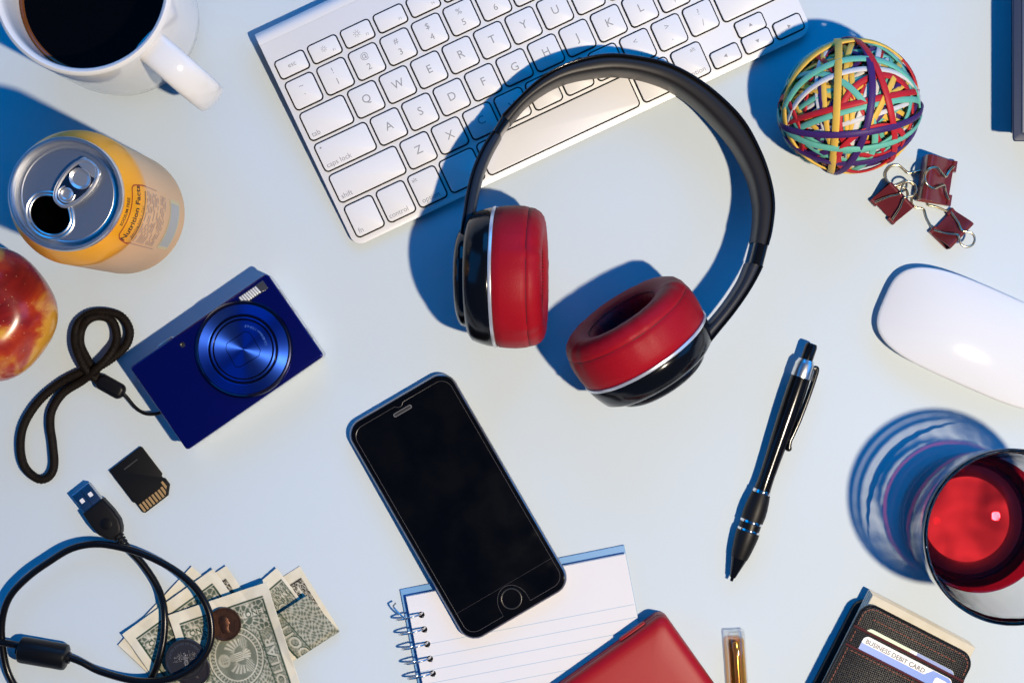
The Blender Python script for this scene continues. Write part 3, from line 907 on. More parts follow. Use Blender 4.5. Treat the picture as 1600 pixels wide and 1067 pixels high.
note((183, 1008), (118, -126), (0.73, 0.68), 60, 56, wv(0.7, 0.15, 0.08, 0), "lowest banknote at the left of the pile, dark side up", 'face')
note((238, 960), (120, -80), (0.55, 0.84), 49, 52, wv(1.3, 0.15, 0.08, 1), "banknote whose dark striped corner peeks out at the top of the left fan", 'face')
note((191, 990), (147, -106), (0.58, 0.81), 62, 58, lambda A, B: 2.1 + 0.2 * np.sin(A * 0.1) + crk(A, B, 2.2) + 0.00035 * (B - 31) ** 2, "green banknote fanned out under the inner loop of the cable", 'back')
def bend(A, B):
    L1, r = 40.0, 2.4
    flat2 = L1 + math.pi * r
    ang = np.clip((A - L1) / r, 0, math.pi)
    al = np.where(A < L1, A, np.where(A < flat2, L1 + r * np.sin(ang), L1 - (A - flat2)))
    z = np.where(A < L1, 0.6 + 0.0 * A, np.where(A < flat2, 0.6 + r * (1 - np.cos(ang)), 0.6 + 2 * r + 0.02 * (A - flat2)))
    ac = B + np.where(A > flat2, -0.16 * (A - flat2), 0) + np.where((A > L1) & (A <= flat2), 0, 0)
    return al, ac, z + np.where(A > flat2, crk(A, B, 1.5), 0)
note((389, 935), (0.84, -0.54), (0.53, 0.85), 33, 72, None, "banknote folded back on itself at the right end of the pile", 'face', flip_at=43.5, warp=bend)
note((386, 926), (0.76, -0.65), (0.60, 0.80), 21.5, 30, wv(2.0, 0.1, 0.1, 0.4), "green banknote corner standing out above the folded one at the right", 'back')
note((264, 959.5), (160, -55), (0.305, 0.952), 58.5, 66,
     lambda A, B: 6.2 - 2.6 * np.exp(-((A - 4) / 30) ** 2) * (B < 999) * np.exp(-(B / 26) ** 2) + 0.35 * np.sin(A * 0.11) + 1.3 * crk(A, B, 0.7) + 2.6 * (np.clip(B - 42, 0, 99) / 14) ** 2 * 0.6 + 1.6 * (np.clip(B - 44, 0, 99) / 14) ** 2 * np.sin(np.clip(A, 0, 60) / 60 * math.pi * 1.2) * 0.5,
     "topmost green banknote with round seal and two coins on it", 'back')

# ------------------------------------------------------------------ coins
def coin(px, py, z, dia, thick, m, label, rim_m=None, relief='bird', tilt=(0.0, 0.0), rel_m=None, rz=0.2):
    x, y = W(px, py, z + thick)
    r = dia / 2
    c = root("coin", (x, y, z), rz, label, "coin", "coins on the banknotes", tilt[0], tilt[1])
    one(lathe([(0, 0), (r - 0.3, 0), (r, 0.2), (r, thick - 0.15), (r - 0.2, thick), (r - 0.9, thick), (r - 1.2, thick - 0.28), (0, thick - 0.28)], 64), "disc", m, c)
    k = r / 12.0
    g = MB()
    if relief == 'bird':
        cr_ = random.Random(4)
        body = [(0, -5), (1.3, -3), (1.5, 1), (0.8, 3.4), (0, 4.4), (-0.8, 3.4), (-1.5, 1), (-1.3, -3)]
        g.add(slab([(a * k, b_ * k) for a, b_ in body], thick - 0.3, thick + 0.12, 0, 0.3, 2))
        for sg in (-1, 1):
            for row in range(4):
                for q in range(7):
                    a = math.radians(4 + q * 12 + cr_.uniform(-3, 3)); rr2 = 2.2 + row * 1.25
                    p = (sg * (0.9 + rr2 * math.cos(a)) * k, (-0.6 + rr2 * 0.85 * math.sin(a)) * k)
                    g.add(slab(rrect(1.5 * k, 0.55 * k, 0.25 * k, 2), thick - 0.3, thick + cr_.uniform(-0.1, 0.12), 0, 0.2, 1), 0, T(p[0], p[1], 0, a if sg > 0 else math.pi - a))
        for q in range(7):
            g.add(slab(rrect(0.6 * k, 2.2 * k, 0.25 * k, 2), thick - 0.3, thick + 0.02, 0, 0.2, 1), 0, T((q - 3) * 0.75 * k, -5.6 * k, 0, (q - 3) * 0.12))
    else:
        head = [(-2.6, -6.5), (3.2, -6.5), (2.2, -3.4), (3.0, -2.2), (3.4, -0.6), (4.3, 0.2), (3.5, 1.6), (3.4, 3.6), (2.0, 5.6), (-0.6, 6.2), (-3.2, 5.0), (-4.2, 2.4), (-3.6, -0.8), (-2.8, -3.0)]
        g.add(slab([(a * k, b_ * k) for a, b_ in head], thick - 0.3, thick + 0.10, 0, 0.4, 2))
    o = g.build("relief", rel_m or m, c, 40); 
    tx = MB()
    for s_, am_ in (("UNITED STATES OF AMERICA", math.pi / 2),) if relief == 'bird' else (("IN GOD WE TRUST", math.pi / 2),):
        v, f = text(s_, 1.9 * k)
        rad = r - 2.7 * k
        tx.add(([((rad + y_) * math.cos(am_ - x_ / rad), (rad + y_) * math.sin(am_ - x_ / rad), thick - 0.2) for x_, y_, z_ in v], f))
    tx.build("lettering", rim_m or m, c, flat=True)
    return c
silver_c = mat("coin_silver", (0.06, 0.06, 0.07), 0.34, 0.7, bump=(900, 0.25, 0.0003))
copper = mat("coin_copper", (0.17, 0.075, 0.045), 0.36, 0.9, bump=(700, 0.3, 0.0003), var=(300, (0.09, 0.045, 0.03), 0.2))
dark_c = mat("coin_tarnished", (0.10, 0.085, 0.09), 0.35, 0.95, bump=(800, 0.3, 0.0003))
lite = mat("coin_lettering", (0.50, 0.47, 0.44), 0.3, 1.0)
coin(301, 1046, 6.4, 19.0, 1.6, dark_c, "dark tarnished coin lying half under the silver coin", lite, 'head')
coin(289.5, 1030, 8.05, 22.4, 1.8, silver_c, "large silver coin with an eagle inside the cable loop", lite, 'bird', rel_m=mat("coin_relief", (0.34, 0.31, 0.29), 0.4, 0.6, bump=(1600, 1.0, 0.001), var=(1500, (0.05, 0.05, 0.055), 0.1)))
coin(350.5, 975, 7.7, 18.4, 1.5, copper, "brown copper coin on the topmost banknote beside the cable", None, 'head')

# ------------------------------------------------------------------ keyboard
fx, fy = W(555, 386, 3)
KA = math.radians(25.15)
kb = root("keyboard", (fx, fy, 1.2), KA, "white and silver wireless keyboard at the top, partly under the headphones", "keyboard", rx=math.radians(4.2))
kal = mat("keyboard_aluminium", (0.84, 0.83, 0.82), 0.42, 0.10, spec=0.4, bump=(5000, 0.06, 0.0001))
KW, KD = 280.0, 121.5
ol = []
for cx_, cy_, a0_ in ((KW - 8, 8, 270),):
    ol += [(cx_ + 8 * math.cos(math.radians(a0_ + 90 * k / 8)), cy_ + 8 * math.sin(math.radians(a0_ + 90 * k / 8))) for k in range(9)]
ol += [(KW, KD), (0, KD)]
ol += [(6 + 6 * math.cos(math.radians(180 + 90 * k / 8)), 6 + 6 * math.sin(math.radians(180 + 90 * k / 8))) for k in range(9)]
one(slab(ol, 0, 2.6, 0.3, 0.25, 2), "base_plate", kal, kb)
pf = [(KD, 0.0), (KD, 2.6), (123.5, 2.55), (125.2, 2.2), (126.8, 1.3), (128.1, -0.4), (129.0, -2.6), (129.5, -5.2), (129.2, -7.4), (127.6, -9.4), (125.5, -9.9), (123.5, -8.5), (122.0, -5), (KD + 0.1, -2)]
one(loft([[(0.0, y, z) for y, z in pf], [(KW, y, z) for y, z in pf]]), "battery_barrel", kal, kb, 40)
keym = mat("key_plastic", (0.83, 0.82, 0.815), 0.42, spec=0.4)
leg = mat("key_legend", (0.30, 0.30, 0.31), 0.5)
U, V = 19.12, 18.65
KH = 3.9
def key(u0, u1, v0, v1, legends=(), r=2.0, name="key"):
    cu, cv = (u0 + u1) / 2, (v0 + v1) / 2
    k = one(slab(rrect(u1 - u0, v1 - v0, r, 4), 2.62, KH, 0, 0.35, 2), "key", keym, kb)
    k.location = (cu * MM, cv * MM, 0)
    one(slab(rrect(u1 - u0 + 1.6, v1 - v0 + 1.6, r + 0.7, 4), 2.61, 2.68, 0, 0, 1), "key_gap_shade", "dark_gap", k, flat=True)  # flat dark sheet paints the shade in the gap round the key
    if legends:
        g = MB()
        for s, size, x, y, al in legends:
            if callable(s):
                for vf in s(): g.add(vf, 0, T(x, y, KH + 0.03))
                continue
            g.add(text(s, size, al), 0, T(x, y, KH + 0.03))
        g.build("legend", leg, k, flat=True)
    return k
def letter(c): return ((c, 6.4, 0.2, 0.1, 'CENTER'),)
def pair(a, b_): return ((a, 4.6, -0.2, 3.3, 'CENTER'), (b_, 5.0, 0, -3.1, 'CENTER'))
def std(cu, cv, lg, w=15.9, h=15.7): return key(cu - w / 2, cu + w / 2, cv - h / 2, cv + h / 2, lg)
Z0 = 33.3
VZ, VA, VQ, V1, VF = Z0, Z0 + V, Z0 + 2 * V, Z0 + 3 * V - 0.2, Z0 + 4 * V - 3.1
hk = 15.7 / 2
L0 = 3.5; RR = 276.6
# number row
nums = [("~", "`"), ("!", "1"), ("@", "2"), ("#", "3"), ("$", "4"), ("%", "5"), ("^", "6"), ("&", "7"), ("*", "8"), ("(", "9"), (")", "0"), ("_", "-"), ("+", "=")]
for i, (a, b_) in enumerate(nums): std(11.4 + i * U, V1, pair(a, b_))
key(11.4 + 13 * U - 8, RR, V1 - hk, V1 + hk, (("delete", 3.4, 3, -6.0, 'LEFT'),))
# letters
for i, c in enumerate("QWERTYUIOP"): std(40.4 + i * U, VQ, letter(c))
std(40.4 + 10 * U, VQ, pair("{", "[")); std(40.4 + 11 * U, VQ, pair("}", "]"))
key(40.4 + 12 * U - 8, RR, VQ - hk, VQ + hk, pair("|", "\\"))
key(L0, 40.4 - 11.1, VQ - hk, VQ + hk, (("tab", 4.0, -11.4, -6.3, 'LEFT'),))
for i, c in enumerate("ASDFGHJKL"): std(45.3 + i * U, VA, letter(c))
std(45.3 + 9 * U, VA, pair(":", ";")); std(45.3 + 10 * U, VA, pair("\"", "'"))
key(45.3 + 11 * U - 8, RR, VA - hk, VA + hk, (("return", 3.4, 4, -6.0, 'LEFT'),))
dot = lambda: [([(x, y, 0) for x, y in circle(0.55, 16)], [list(range(16))])]
key(L0, 45.3 - 11.1, VA - hk, VA + hk, (("caps lock", 4.0, -13.8, -6.3, 'LEFT'), (dot, 0, -12.6, 5.3, '')))
for i, c in enumerate("ZXCVBNM"): std(54.5 + i * U, VZ, letter(c))
std(54.5 + 7 * U, VZ, pair("<", ",")); std(54.5 + 8 * U, VZ, pair(">", ".")); std(54.5 + 9 * U, VZ, pair("?", "/"))
key(L0, 54.5 - 11.1, VZ - hk, VZ + hk, (("shift", 4.0, -18.4, -6.3, 'LEFT'),))
key(54.5 + 9 * U + 11.1, RR, VZ - hk, VZ + hk, (("shift", 4.0, 8, -6.3, 'LEFT'),))
# bottom row
b0, b1 = 4.2, 22.3
bm_ = (b0 + b1) / 2
key(L0 + 0.3, 20.0, b0, b1, (("fn", 4.0, -6.4, -7.3, 'LEFT'),))
key(23.2, 39.2, b0, b1, (("control", 3.9, -7.0, -7.3, 'LEFT'),))
key(42.4, 58.4, b0, b1, (("alt", 3.2, -6.6, 5.2, 'LEFT'), ("option", 4.0, -6.0, -7.3, 'LEFT')))
key(61.6, 81.4, b0, b1, ())
key(84.6, 176.0, b0, b1)
key(179.2, 199.6, b0, b1, ())
key(202.8, 219.6, b0, b1, (("alt", 3.2, 2.2, 5.2, 'LEFT'), ("option", 4.0, -4.4, -7.3, 'LEFT')))
tri = lambda a: (lambda: [([(1.25 * math.cos(a + q * 2.0944), 1.25 * math.sin(a + q * 2.0944), 0) for q in range(3)], [[0, 1, 2]])])
key(222.6, 238.4, b0, b0 + 8.7, ((tri(math.pi), 0, 0, 0, ''),), 1.6)
key(241.8, 257.8, b0, b0 + 8.9, ((tri(-math.pi / 2), 0, 0, 0, ''),), 1.6)
key(241.8, 257.8, b0 + 9.7, b1, ((tri(math.pi / 2), 0, 0, 0, ''),), 1.6)
key(261.0, 276.6, b0, b0 + 8.7, ((tri(0), 0, 0, 0, ''),), 1.6)
# function row
def sun(r):
    def f():
        out = []
        n = 20
        v = [(q * math.cos(2 * math.pi * k / n), q * math.sin(2 * math.pi * k / n), 0) for q in (r * 0.38, r * 0.52) for k in range(n)]
        out.append((v, [[k, (k + 1) % n, n + (k + 1) % n, n + k] for k in range(n)]))
        for k in range(8):
            a = math.pi / 4 * k
            c, s = math.cos(a), math.sin(a)
            w = 0.16
            out.append(([(r * 0.7 * c - w * s, r * 0.7 * s + w * c, 0), (r * 0.7 * c + w * s, r * 0.7 * s - w * c, 0), (r * c + w * s, r * s - w * c, 0), (r * c - w * s, r * s + w * c, 0)], [[0, 1, 2, 3]]))
        return out
    return f
hf = 9.8 / 2
key(11.7 - 8.3, 11.7 + 8.3, VF - hf, VF + hf, (("esc", 3.7, 0, 0.2, 'CENTER'),), 1.6)
for i in range(12):
    cu = 31.5 + i * 19.9
    lg = [("F%d" % (i + 1), 1.9, 3.9, -3.0, 'LEFT')]
    if i < 2: lg.append((sun(1.7 + 0.4 * i), 0, -0.4, 0.3, ''))
    key(cu - 8.3, cu + 8.3, VF - hf, VF + hf, lg, 1.6)
key(31.5 + 12 * 19.9 - 8.3, RR, VF - hf, VF + hf, (), 1.6)

# ------------------------------------------------------------------ headphones
hx, hy = W(960, 330, 0)
hp = root("headphones", (hx, hy, 0), 0, "black headphones with red leather ear pads", "headphones")
HI = Matrix.Translation((-hx, -hy, 0))
cush = mat("band_cushion", (0.020, 0.0175, 0.0165), 0.42, spec=0.4, bump=(1800, 0.08, 0.0002))
shell = mat("band_shell", (0.006, 0.006, 0.007), 0.10)
outer = [(784, 180), (809, 154), (839, 126), (872, 105), (910, 91), (951, 84), (996, 88), (1045, 99), (1090, 122), (1131, 154), (1165, 191), (1191, 240), (1206, 285), (1211, 322), (1207, 360), (1201, 384)]
inner = [(797, 199), (820, 172), (850, 149), (884, 133), (925, 124.5), (962, 122), (1000, 127.5), (1041, 142), (1079, 167), (1112, 199), (1142, 236), (1165, 281), (1174, 322), (1174, 352), (1172, 368), (1170, 382)]
def resn(pts, n):
    P = smooth_path([(x, y, 0) for x, y in pts], 10); L = [0]
    for a, b_ in zip(P[:-1], P[1:]): L.append(L[-1] + (b_ - a).length)
    out = []; j = 0
    for k in range(n):
        t = L[-1] * k / (n - 1)
        while j < len(L) - 2 and L[j + 1] < t: j += 1
        f_ = (t - L[j]) / max(1e-9, L[j + 1] - L[j])
        out.append(P[j] + (P[j + 1] - P[j]) * f_)
    return out
def ribbon(out_px, in_px, zc, hb, n, a0=-1.0, a1=1.0, grow=0.0, power=0.75, ns=28):
    """ribbon standing on edge between an outer and an inner picture line; zc(t) centre height, hb(t) half height"""
    O, I = resn(out_px, n), resn(in_px, n); loops = []
    for k in range(n):
        t = k / (n - 1); z, h = zc(t), hb(t)
        po = W3(O[k].x, O[k].y, z + 0.75 * h); pi = W3(I[k].x, I[k].y, max(0.5, z - 0.8 * h))
        po.z = pi.z = 0
        c = (po + pi) / 2; e = po - pi; th = e.length / 2; e.normalize()
        ring_ = []
        for q in range(ns):
            a = 2 * math.pi * q / ns; ca, sa_ = math.cos(a), math.sin(a)
            x = math.copysign(abs(ca) ** power, ca); y = math.copysign(abs(sa_) ** power, sa_)
            xx = (a0 + a1) / 2 + (a1 - a0) / 2 * x
            ring_.append(Vector((c.x, c.y, z)) + e * (xx * th) + Vector((0, 0, 1)) * (y * (h + grow)))
        loops.append(ring_)
    return loft(loops)
zc_band = lambda t: 15.2 + 5.5 * abs(max(0, 1 - t / 0.45)) ** 1.6 + 12.0 * max(0, (t - 0.45) / 0.55) ** 1.7
hb_band = lambda t: 14.0 - 1.0 * (2 * t - 1) ** 4
one(ribbon(outer, inner, zc_band, hb_band, 90, -1.12, 0.80, 0, 0.55), "headband_cushion", cush, hp, 60, HI)
one(ribbon(outer, inner, zc_band, hb_band, 90, 0.55, 1.0, 0.5, 0.5), "headband_shell", shell, hp, 60, HI)
# joints and arms
jl_o = [(784, 180), (777, 192), (769, 205)]; jl_i = [(797, 199), (790, 208), (783, 218)]
one(ribbon(jl_o, jl_i, lambda t: 20.9 + 2 * t, lambda t: 12.4, 12, power=0.45), "hinge_block", "black_gloss", hp, 50, HI)
al_o = [(769, 205), (753, 229.5), (738, 263), (729, 297), (724, 328), (719, 360), (714, 395), (712, 430), (713, 462)]
al_i = [(783, 219), (767.5, 247.5), (755, 279), (748.5, 306), (743, 335), (738, 362), (732, 395), (728, 430), (728, 462)]
arm_m = mat("arm_satin", (0.014, 0.017, 0.026), 0.40, spec=0.5)
zl = lambda t: 22.9 + 15.0 * min(1, t * 1.35)
one(ribbon(al_o, al_i, zl, lambda t: 11.5 + 3.5 * t, 60, -1.12, 0.72, 0, 0.55), "headband_arm", arm_m, hp, 60, HI)
one(ribbon(al_o, al_i, zl, lambda t: 11.5 + 3.5 * t, 60, 0.45, 1, 0.4, 0.5), "arm_shell", shell, hp, 60, HI)
jr_o = [(1201, 384), (1197, 400), (1192.5, 417)]; jr_i = [(1170, 382), (1166, 398), (1162, 413)]
one(ribbon(jr_o, jr_i, lambda t: 27.2 + 1 * t, lambda t: 12.4, 12, power=0.45), "hinge_block", "black_gloss", hp, 50, HI)
ar_o = [(1192.5, 417), (1183, 436), (1167, 462.5), (1145, 493), (1122, 521), (1099, 550), (1075, 580), (1052, 604)]
ar_i = [(1162, 413), (1151, 439), (1136.5, 462.5), (1120.5, 484), (1100, 508), (1078, 532), (1056, 558), (1036, 582)]
zr = lambda t: 28.2 + 3.0 * min(1, t * 1.2)
one(ribbon(ar_o, ar_i, zr, lambda t: 11.5 + 4.0 * t, 60, -1.12, 0.72, 0, 0.55), "headband_arm", arm_m, hp, 60, HI)
one(ribbon(ar_o, ar_i, zr, lambda t: 11.5 + 4.0 * t, 60, 0.5, 1, 0.4, 0.5), "arm_shell", shell, hp, 60, HI)
leather = mat("red_leather", (0.33, 0.005, 0.012), 0.46, spec=0.20, bump=(1500, 0.30, 0.0005), var=(20, (0.37, 0.006, 0.016), 0.3))
dred = mat("red_seam", (0.10, 0.004, 0.010), 0.6)
cloth = mat("speaker_cloth", (0.10, 0.006, 0.012), 0.85, bump=(4000, 0.5, 0.0003))
trim = mat("silver_trim", (0.78, 0.80, 0.83), 0.28, 0.6)
def cup(center, n, name):
    M = HI @ axis_frame(center, n)
    hs_ = one(lathe([(0, -14.5), (26, -14.5), (31.0, -14.0), (33.8, -12.0), (35.4, -8.0), (36.6, -4.0), (37.0, -1.2), (36.6, -0.4), (0, -0.4)], 96), "ear_cup", "black_gloss", hp, 40, M)
    one(lathe([(0, -20.5), (18, -20.5), (23.0, -19.8), (25.6, -18.2), (26.3, -16.2), (26.0, -14.2), (0, -14.2)], 72), "outer_cap", shell, hs_, 40, M)
    one(lathe([(26.6, -14.6), (26.9, -14.4), (26.9, -14.0), (26.4, -13.8)], 72), "cap_line", trim, hs_, 40, M)
    one(lathe([(36.4, -0.5), (37.5, -0.4), (37.7, 0.3), (37.5, 1.2), (36.0, 1.3)], 96), "trim_ring", trim, hs_, 40, M)
    pad_p = [(30, 1.2), (36.2, 1.2), (37.3, 2.2), (37.8, 6), (38.0, 11), (37.6, 16), (36.9, 18.6), (36.5, 18.95), (36.8, 19.4), (36.3, 21.4), (34.8, 24.0), (32.4, 25.7), (29.2, 26.6), (25.4, 26.4), (21.8, 25.0), (19.2, 22.6), (18.0, 20.0), (17.8, 14.0), (18.0, 10.5)]
    v, f = lathe(pad_p, 144)
    out = []
    rr_ = np.random.default_rng(5)
    ph = rr_.uniform(0, 6, 6)
    for x, y, z in v:
        a = math.atan2(y, x)
        w = 0.14 * sum(math.sin((7 + 5 * q) * a + ph[q]) for q in range(5)) * (1 if 14 < z < 29 else 0.3) * 0.55
        r_ = math.hypot(x, y); out.append((x * (1 + w / r_), y * (1 + w / r_), z + 0.4 * w))
    pd = one((out, f), "ear_pad", leather, hs_, 70, M)
    one(lathe([(36.3, 18.55), (36.72, 18.7), (36.72, 19.1), (36.3, 19.3)], 96), "seam", dred, pd, 40, M)
    st_ = MB()
    for q in range(64):
        a = 2 * math.pi * q / 64
        st_.add(slab(rrect(1.5, 0.6, 0.28, 2), 0, 0.35, 0, 0.15, 1), 0, Matrix.Rotation(a, 4, 'Z') @ Matrix.Translation((20.4, 0, 24.0)) @ Matrix.Rotation(math.radians(-52), 4, 'Y') @ Matrix.Rotation(math.pi / 2, 4, 'Z'))
    s_ = st_.build("stitching", dred, pd); s_.matrix_local = M_mm(M); s_["kind"] = "stuff"
    one(lathe([(18.0, 15.5), (12, 16.2), (0, 16.8)], 48), "speaker_cloth", cloth, hs_, 60, M)
def M_mm(M):
    q = M.copy(); q.translation = q.translation * MM
    return q
el, er = math.radians(5), math.radians(13.5)
cup(W3(774, 433, 38.0), (math.cos(el), 0.0, math.sin(el)), "left")
nn = Vector((-0.56, 0.83)).normalized()
cup(W3(1008, 548, 36.6), (nn.x * math.cos(er), nn.y * math.cos(er), math.sin(er)), "right")
# ------------------------------------------------------------------ rubber band ball
bc_ = W3(1326, 166, 36)
ball = root("rubber_band_ball", (bc_.x, bc_.y, 0), 0, "ball of stretched rubber bands in yellow, teal, red, purple and white", "ball")
RB = 36.6
ELL = Matrix.Translation((0, 0, 36)) @ Matrix.Diagonal((1.0, 0.965, 0.975, 1))
bcol = {"teal": (0.165, 0.56, 0.43), "yellow": (0.90, 0.56, 0.09), "red": (0.56, 0.018, 0.03), "purple": (0.060, 0.020, 0.150), "white": (0.78, 0.75, 0.72)}
for k, c in bcol.items(): mat("rubber_" + k, c, 0.50, spec=0.35, var=(160, tuple(q * 0.85 for q in c), 0.3))
one(lathe([(0, -29), *[(29 * math.sin(math.pi * k / 24), -29 * math.cos(math.pi * k / 24)) for k in range(1, 24)], (0, 29)], 40), "core", mat("rubber_core", (0.012, 0.006, 0.010), 0.7), ball, 80, ELL)  # core coloured near-black to paint the shade between the bands
def band(n, d, R, color, w=2.6, th=1.1, wob_=0.0, ph=0.0):
    n = Vector(n).normalized()
    a = n.orthogonal().normalized(); b_ = n.cross(a)
    m = 60; loops = []
    for k in range(m):
        t = 2 * math.pi * k / m
        dd = d + wob_ * math.sin(2 * t + ph)
        rr = math.sqrt(max(1.0, R * R - dd * dd))
        p = (a * math.cos(t) + b_ * math.sin(t)) * rr + n * dd
        rad = p.normalized()
        tg = (-a * math.sin(t) + b_ * math.cos(t))
        sd = rad.cross(tg).normalized()
        tw = sd * math.cos(0.25 * math.sin(t + ph)) + rad * math.sin(0.25 * math.sin(t + ph))
        nr = tg.cross(tw).normalized()
        if nr.dot(rad) < 0: nr = -nr
        p = p + rad * (0.35 * math.sin(3 * t + ph * 2))
        e = 0.28
        loops.append([p + tw * x + nr * y for x, y in ((-w / 2, -th / 2 + e), (-w / 2 + e, -th / 2), (w / 2 - e, -th / 2), (w / 2, -th / 2 + e), (w / 2, th / 2 - e), (w / 2 - e, th / 2), (-w / 2 + e, th / 2), (-w / 2, th / 2 - e))])
    v = [tuple(p) for L in loops for p in L]; f = []
    for i in range(m):
        j = (i + 1) % m
        for k in range(8):
            f.append([i * 8 + k, i * 8 + (k + 1) % 8, j * 8 + (k + 1) % 8, j * 8 + k])
    return one((v, f), "rubber_band", "rubber_" + color, ball, 50, ELL)
names = ["teal", "yellow", "red", "purple", "white"]
br = random.Random(11)
for i in range(92):
    n = Vector((br.gauss(0, 1), br.gauss(0, 1), br.gauss(0, 0.75)))
    lay = i / 92
    band(n, br.uniform(-9, 9), 30.2 + 5.2 * lay, br.choice(["teal", "teal", "yellow", "yellow", "red", "purple", "white", "white"]), br.uniform(2.3, 3.2), 1.1, br.uniform(0, 2.2), br.uniform(0, 6))
def hero(p, q, r, color, R, w=3.3, wob_=0.0):
    P = []
    for x, y in (p, q, r):
        X, Y = (x - 580) / 503, (530 - y) / 478
        m_ = math.hypot(X, Y)
        if m_ > 0.995: X, Y = X / m_ * 0.995, Y / m_ * 0.995
        P.append(Vector((X, Y, math.sqrt(max(0, 1 - X * X - Y * Y)))) * R)
    n = (P[1] - P[0]).cross(P[2] - P[0]).normalized()
    band(n, n.dot(P[0]), R, color, w, 1.15, wob_)
hero((230, 700), (560, 610), (1030, 520), "teal", 36.1)
hero((300, 630), (690, 545), (1010, 465), "red", 36.4)
hero((190, 500), (690, 330), (1000, 430), "white", 36.4, 3.2)
hero((120, 560), (190, 760), (215, 860), "red", 36.3)
hero((560, 960), (690, 640), (960, 200), "yellow", 35.9)
hero((900, 250), (970, 420), (940, 640), "teal", 36.0)
hero((430, 620), (690, 380), (900, 420), "red", 35.8)
hero((330, 360), (540, 520), (700, 850), "teal", 35.7)
hero((120, 420), (560, 100), (1085, 560), "yellow", 36.9)
hero((690, 60), (930, 220), (1085, 480), "red", 36.7)
hero((90, 650), (600, 265), (1050, 515), "teal", 37.1)
hero((455, 140), (405, 560), (445, 990), "yellow", 37.2, 3.9)
hero((580, 70), (640, 520), (500, 1000), "purple", 37.4, 3.5)
hero((610, 140), (745, 520), (870, 910), "red", 37.5, 3.3)
hero((200, 850), (560, 965), (1040, 700), "purple", 37.2)
hero((520, 990), (640, 1010), (900, 880), "red", 37.0)
hero((130, 720), (520, 875), (1080, 590), "teal", 37.6)
hero((90, 680), (640, 765), (1080, 540), "purple", 37.9, 3.5)

# ------------------------------------------------------------------ binder clips
enamel = mat("clip_enamel", (0.165, 0.022, 0.026), 0.30, 0.15, coat=0.35)
brass = mat("clip_wire", (0.66, 0.55, 0.36), 0.22, 1.0)
def clip(px, py, rz, sc, label, up_len, low_len, low_open, z=0.0, up_w=1.0):
    x, y = W(px, py, 3)
    c = root("binder_clip", (x, y, z), rz, label, "binder clip", "tangle of binder clips")
    w, dp, ht = 9.4 * sc, 13.0 * sc, 9.6 * sc
    th = 0.45
    z0 = 1.35
    # sheet profile in (y, z): lower jaw, flat back, upper jaw
    pr = [(0.0, z0 + 0.3), (dp * 0.5, z0), (dp * 0.93, z0), (dp * 1.0, z0 + 0.7), (dp * 0.995, z0 + ht - 1.6), (dp * 0.93, z0 + ht), (dp * 0.84, z0 + ht + 0.1), (dp * 0.55, z0 + ht * 0.70), (dp * 0.25, z0 + ht * 0.34), (0.0, z0 + ht * 0.13)]
    q = smooth_path([(0, a, b_) for a, b_ in pr], 4)
    def sheet(xa, xb, pts):
        up = []; lo = []
        for i, p in enumerate(pts):
            t = (pts[min(i + 1, len(pts) - 1)] - pts[max(0, i - 1)]).normalized()
            nn_ = Vector((0, -t.z, t.y))
            up.append(p + nn_ * th / 2); lo.append(p - nn_ * th / 2)
        ring_ = up + lo[::-1]
        return loft([[(xa, p.y, p.z) for p in ring_], [(xb, p.y, p.z) for p in ring_]])
    one(sheet(-w, w, q), "spring_body", enamel, c, 40)
    rt = 1.15 * sc
    for sg in (-1, 1):
        for zz in (z0 + ht * 0.13 + 0.5, z0 + 0.1):
            one(tube([(sg * w * 0.52, -0.3, zz), (sg * w * 1.0, -0.3, zz)], rt, 14), "rolled_lip", enamel, c, 40)
    def wire(L, up):
        hw = w * 0.74
        if up == 'over':
            zf = lambda yy: z0 + ht * 0.13 + 1.2 + (ht * 0.93) * min(1.0, yy / (dp * 0.8)) + 0.4
        elif up == 'under':
            zf = lambda yy: 0.75
        else:
            zf = lambda yy: max(0.75, z0 + 0.6 - 0.08 * abs(yy)) + 0.35 * max(0, abs(yy) - 6) * (up == 'lift')
        s = -1 if up in ('open', 'lift') else 1
        lr_ = w * 0.46 * up_w
        nk = L - 2.3 * lr_
        half = [(hw, 0), (hw * 0.93, 1.0), (hw * 0.62, nk * 0.62), (lr_ * 0.42, nk), (lr_ * 0.62, nk + 0.5 * lr_), (lr_, nk + 1.2 * lr_), (lr_ * 0.75, nk + 1.95 * lr_), (0, nk + 2.3 * lr_)]
        pts = [(a, b_) for a, b_ in half] + [(-a, b_) for a, b_ in half[:-1][::-1]]
        P = smooth_path([(a, s * b_, zf(b_)) for a, b_ in pts], 6)
        return one(tube(P, 0.62 * sc ** 0.5, 10), "wire_handle", brass, c, 60)
    wire(up_len, 'over')
    wire(low_len, low_open)
    return c
clip(1380, 330, math.radians(-46.6), 0.98, "small dark red binder clip nearest the headphones", 20.5, 18, 'under')
clip(1485, 287, math.radians(81), 1.32, "largest dark red binder clip, beside the rubber band ball", 18.0, 36, 'under', 0.6)
clip(1472, 346, math.radians(-133.6), 0.98, "small dark red binder clip nearest the white mouse", 19.5, 21, 'open')

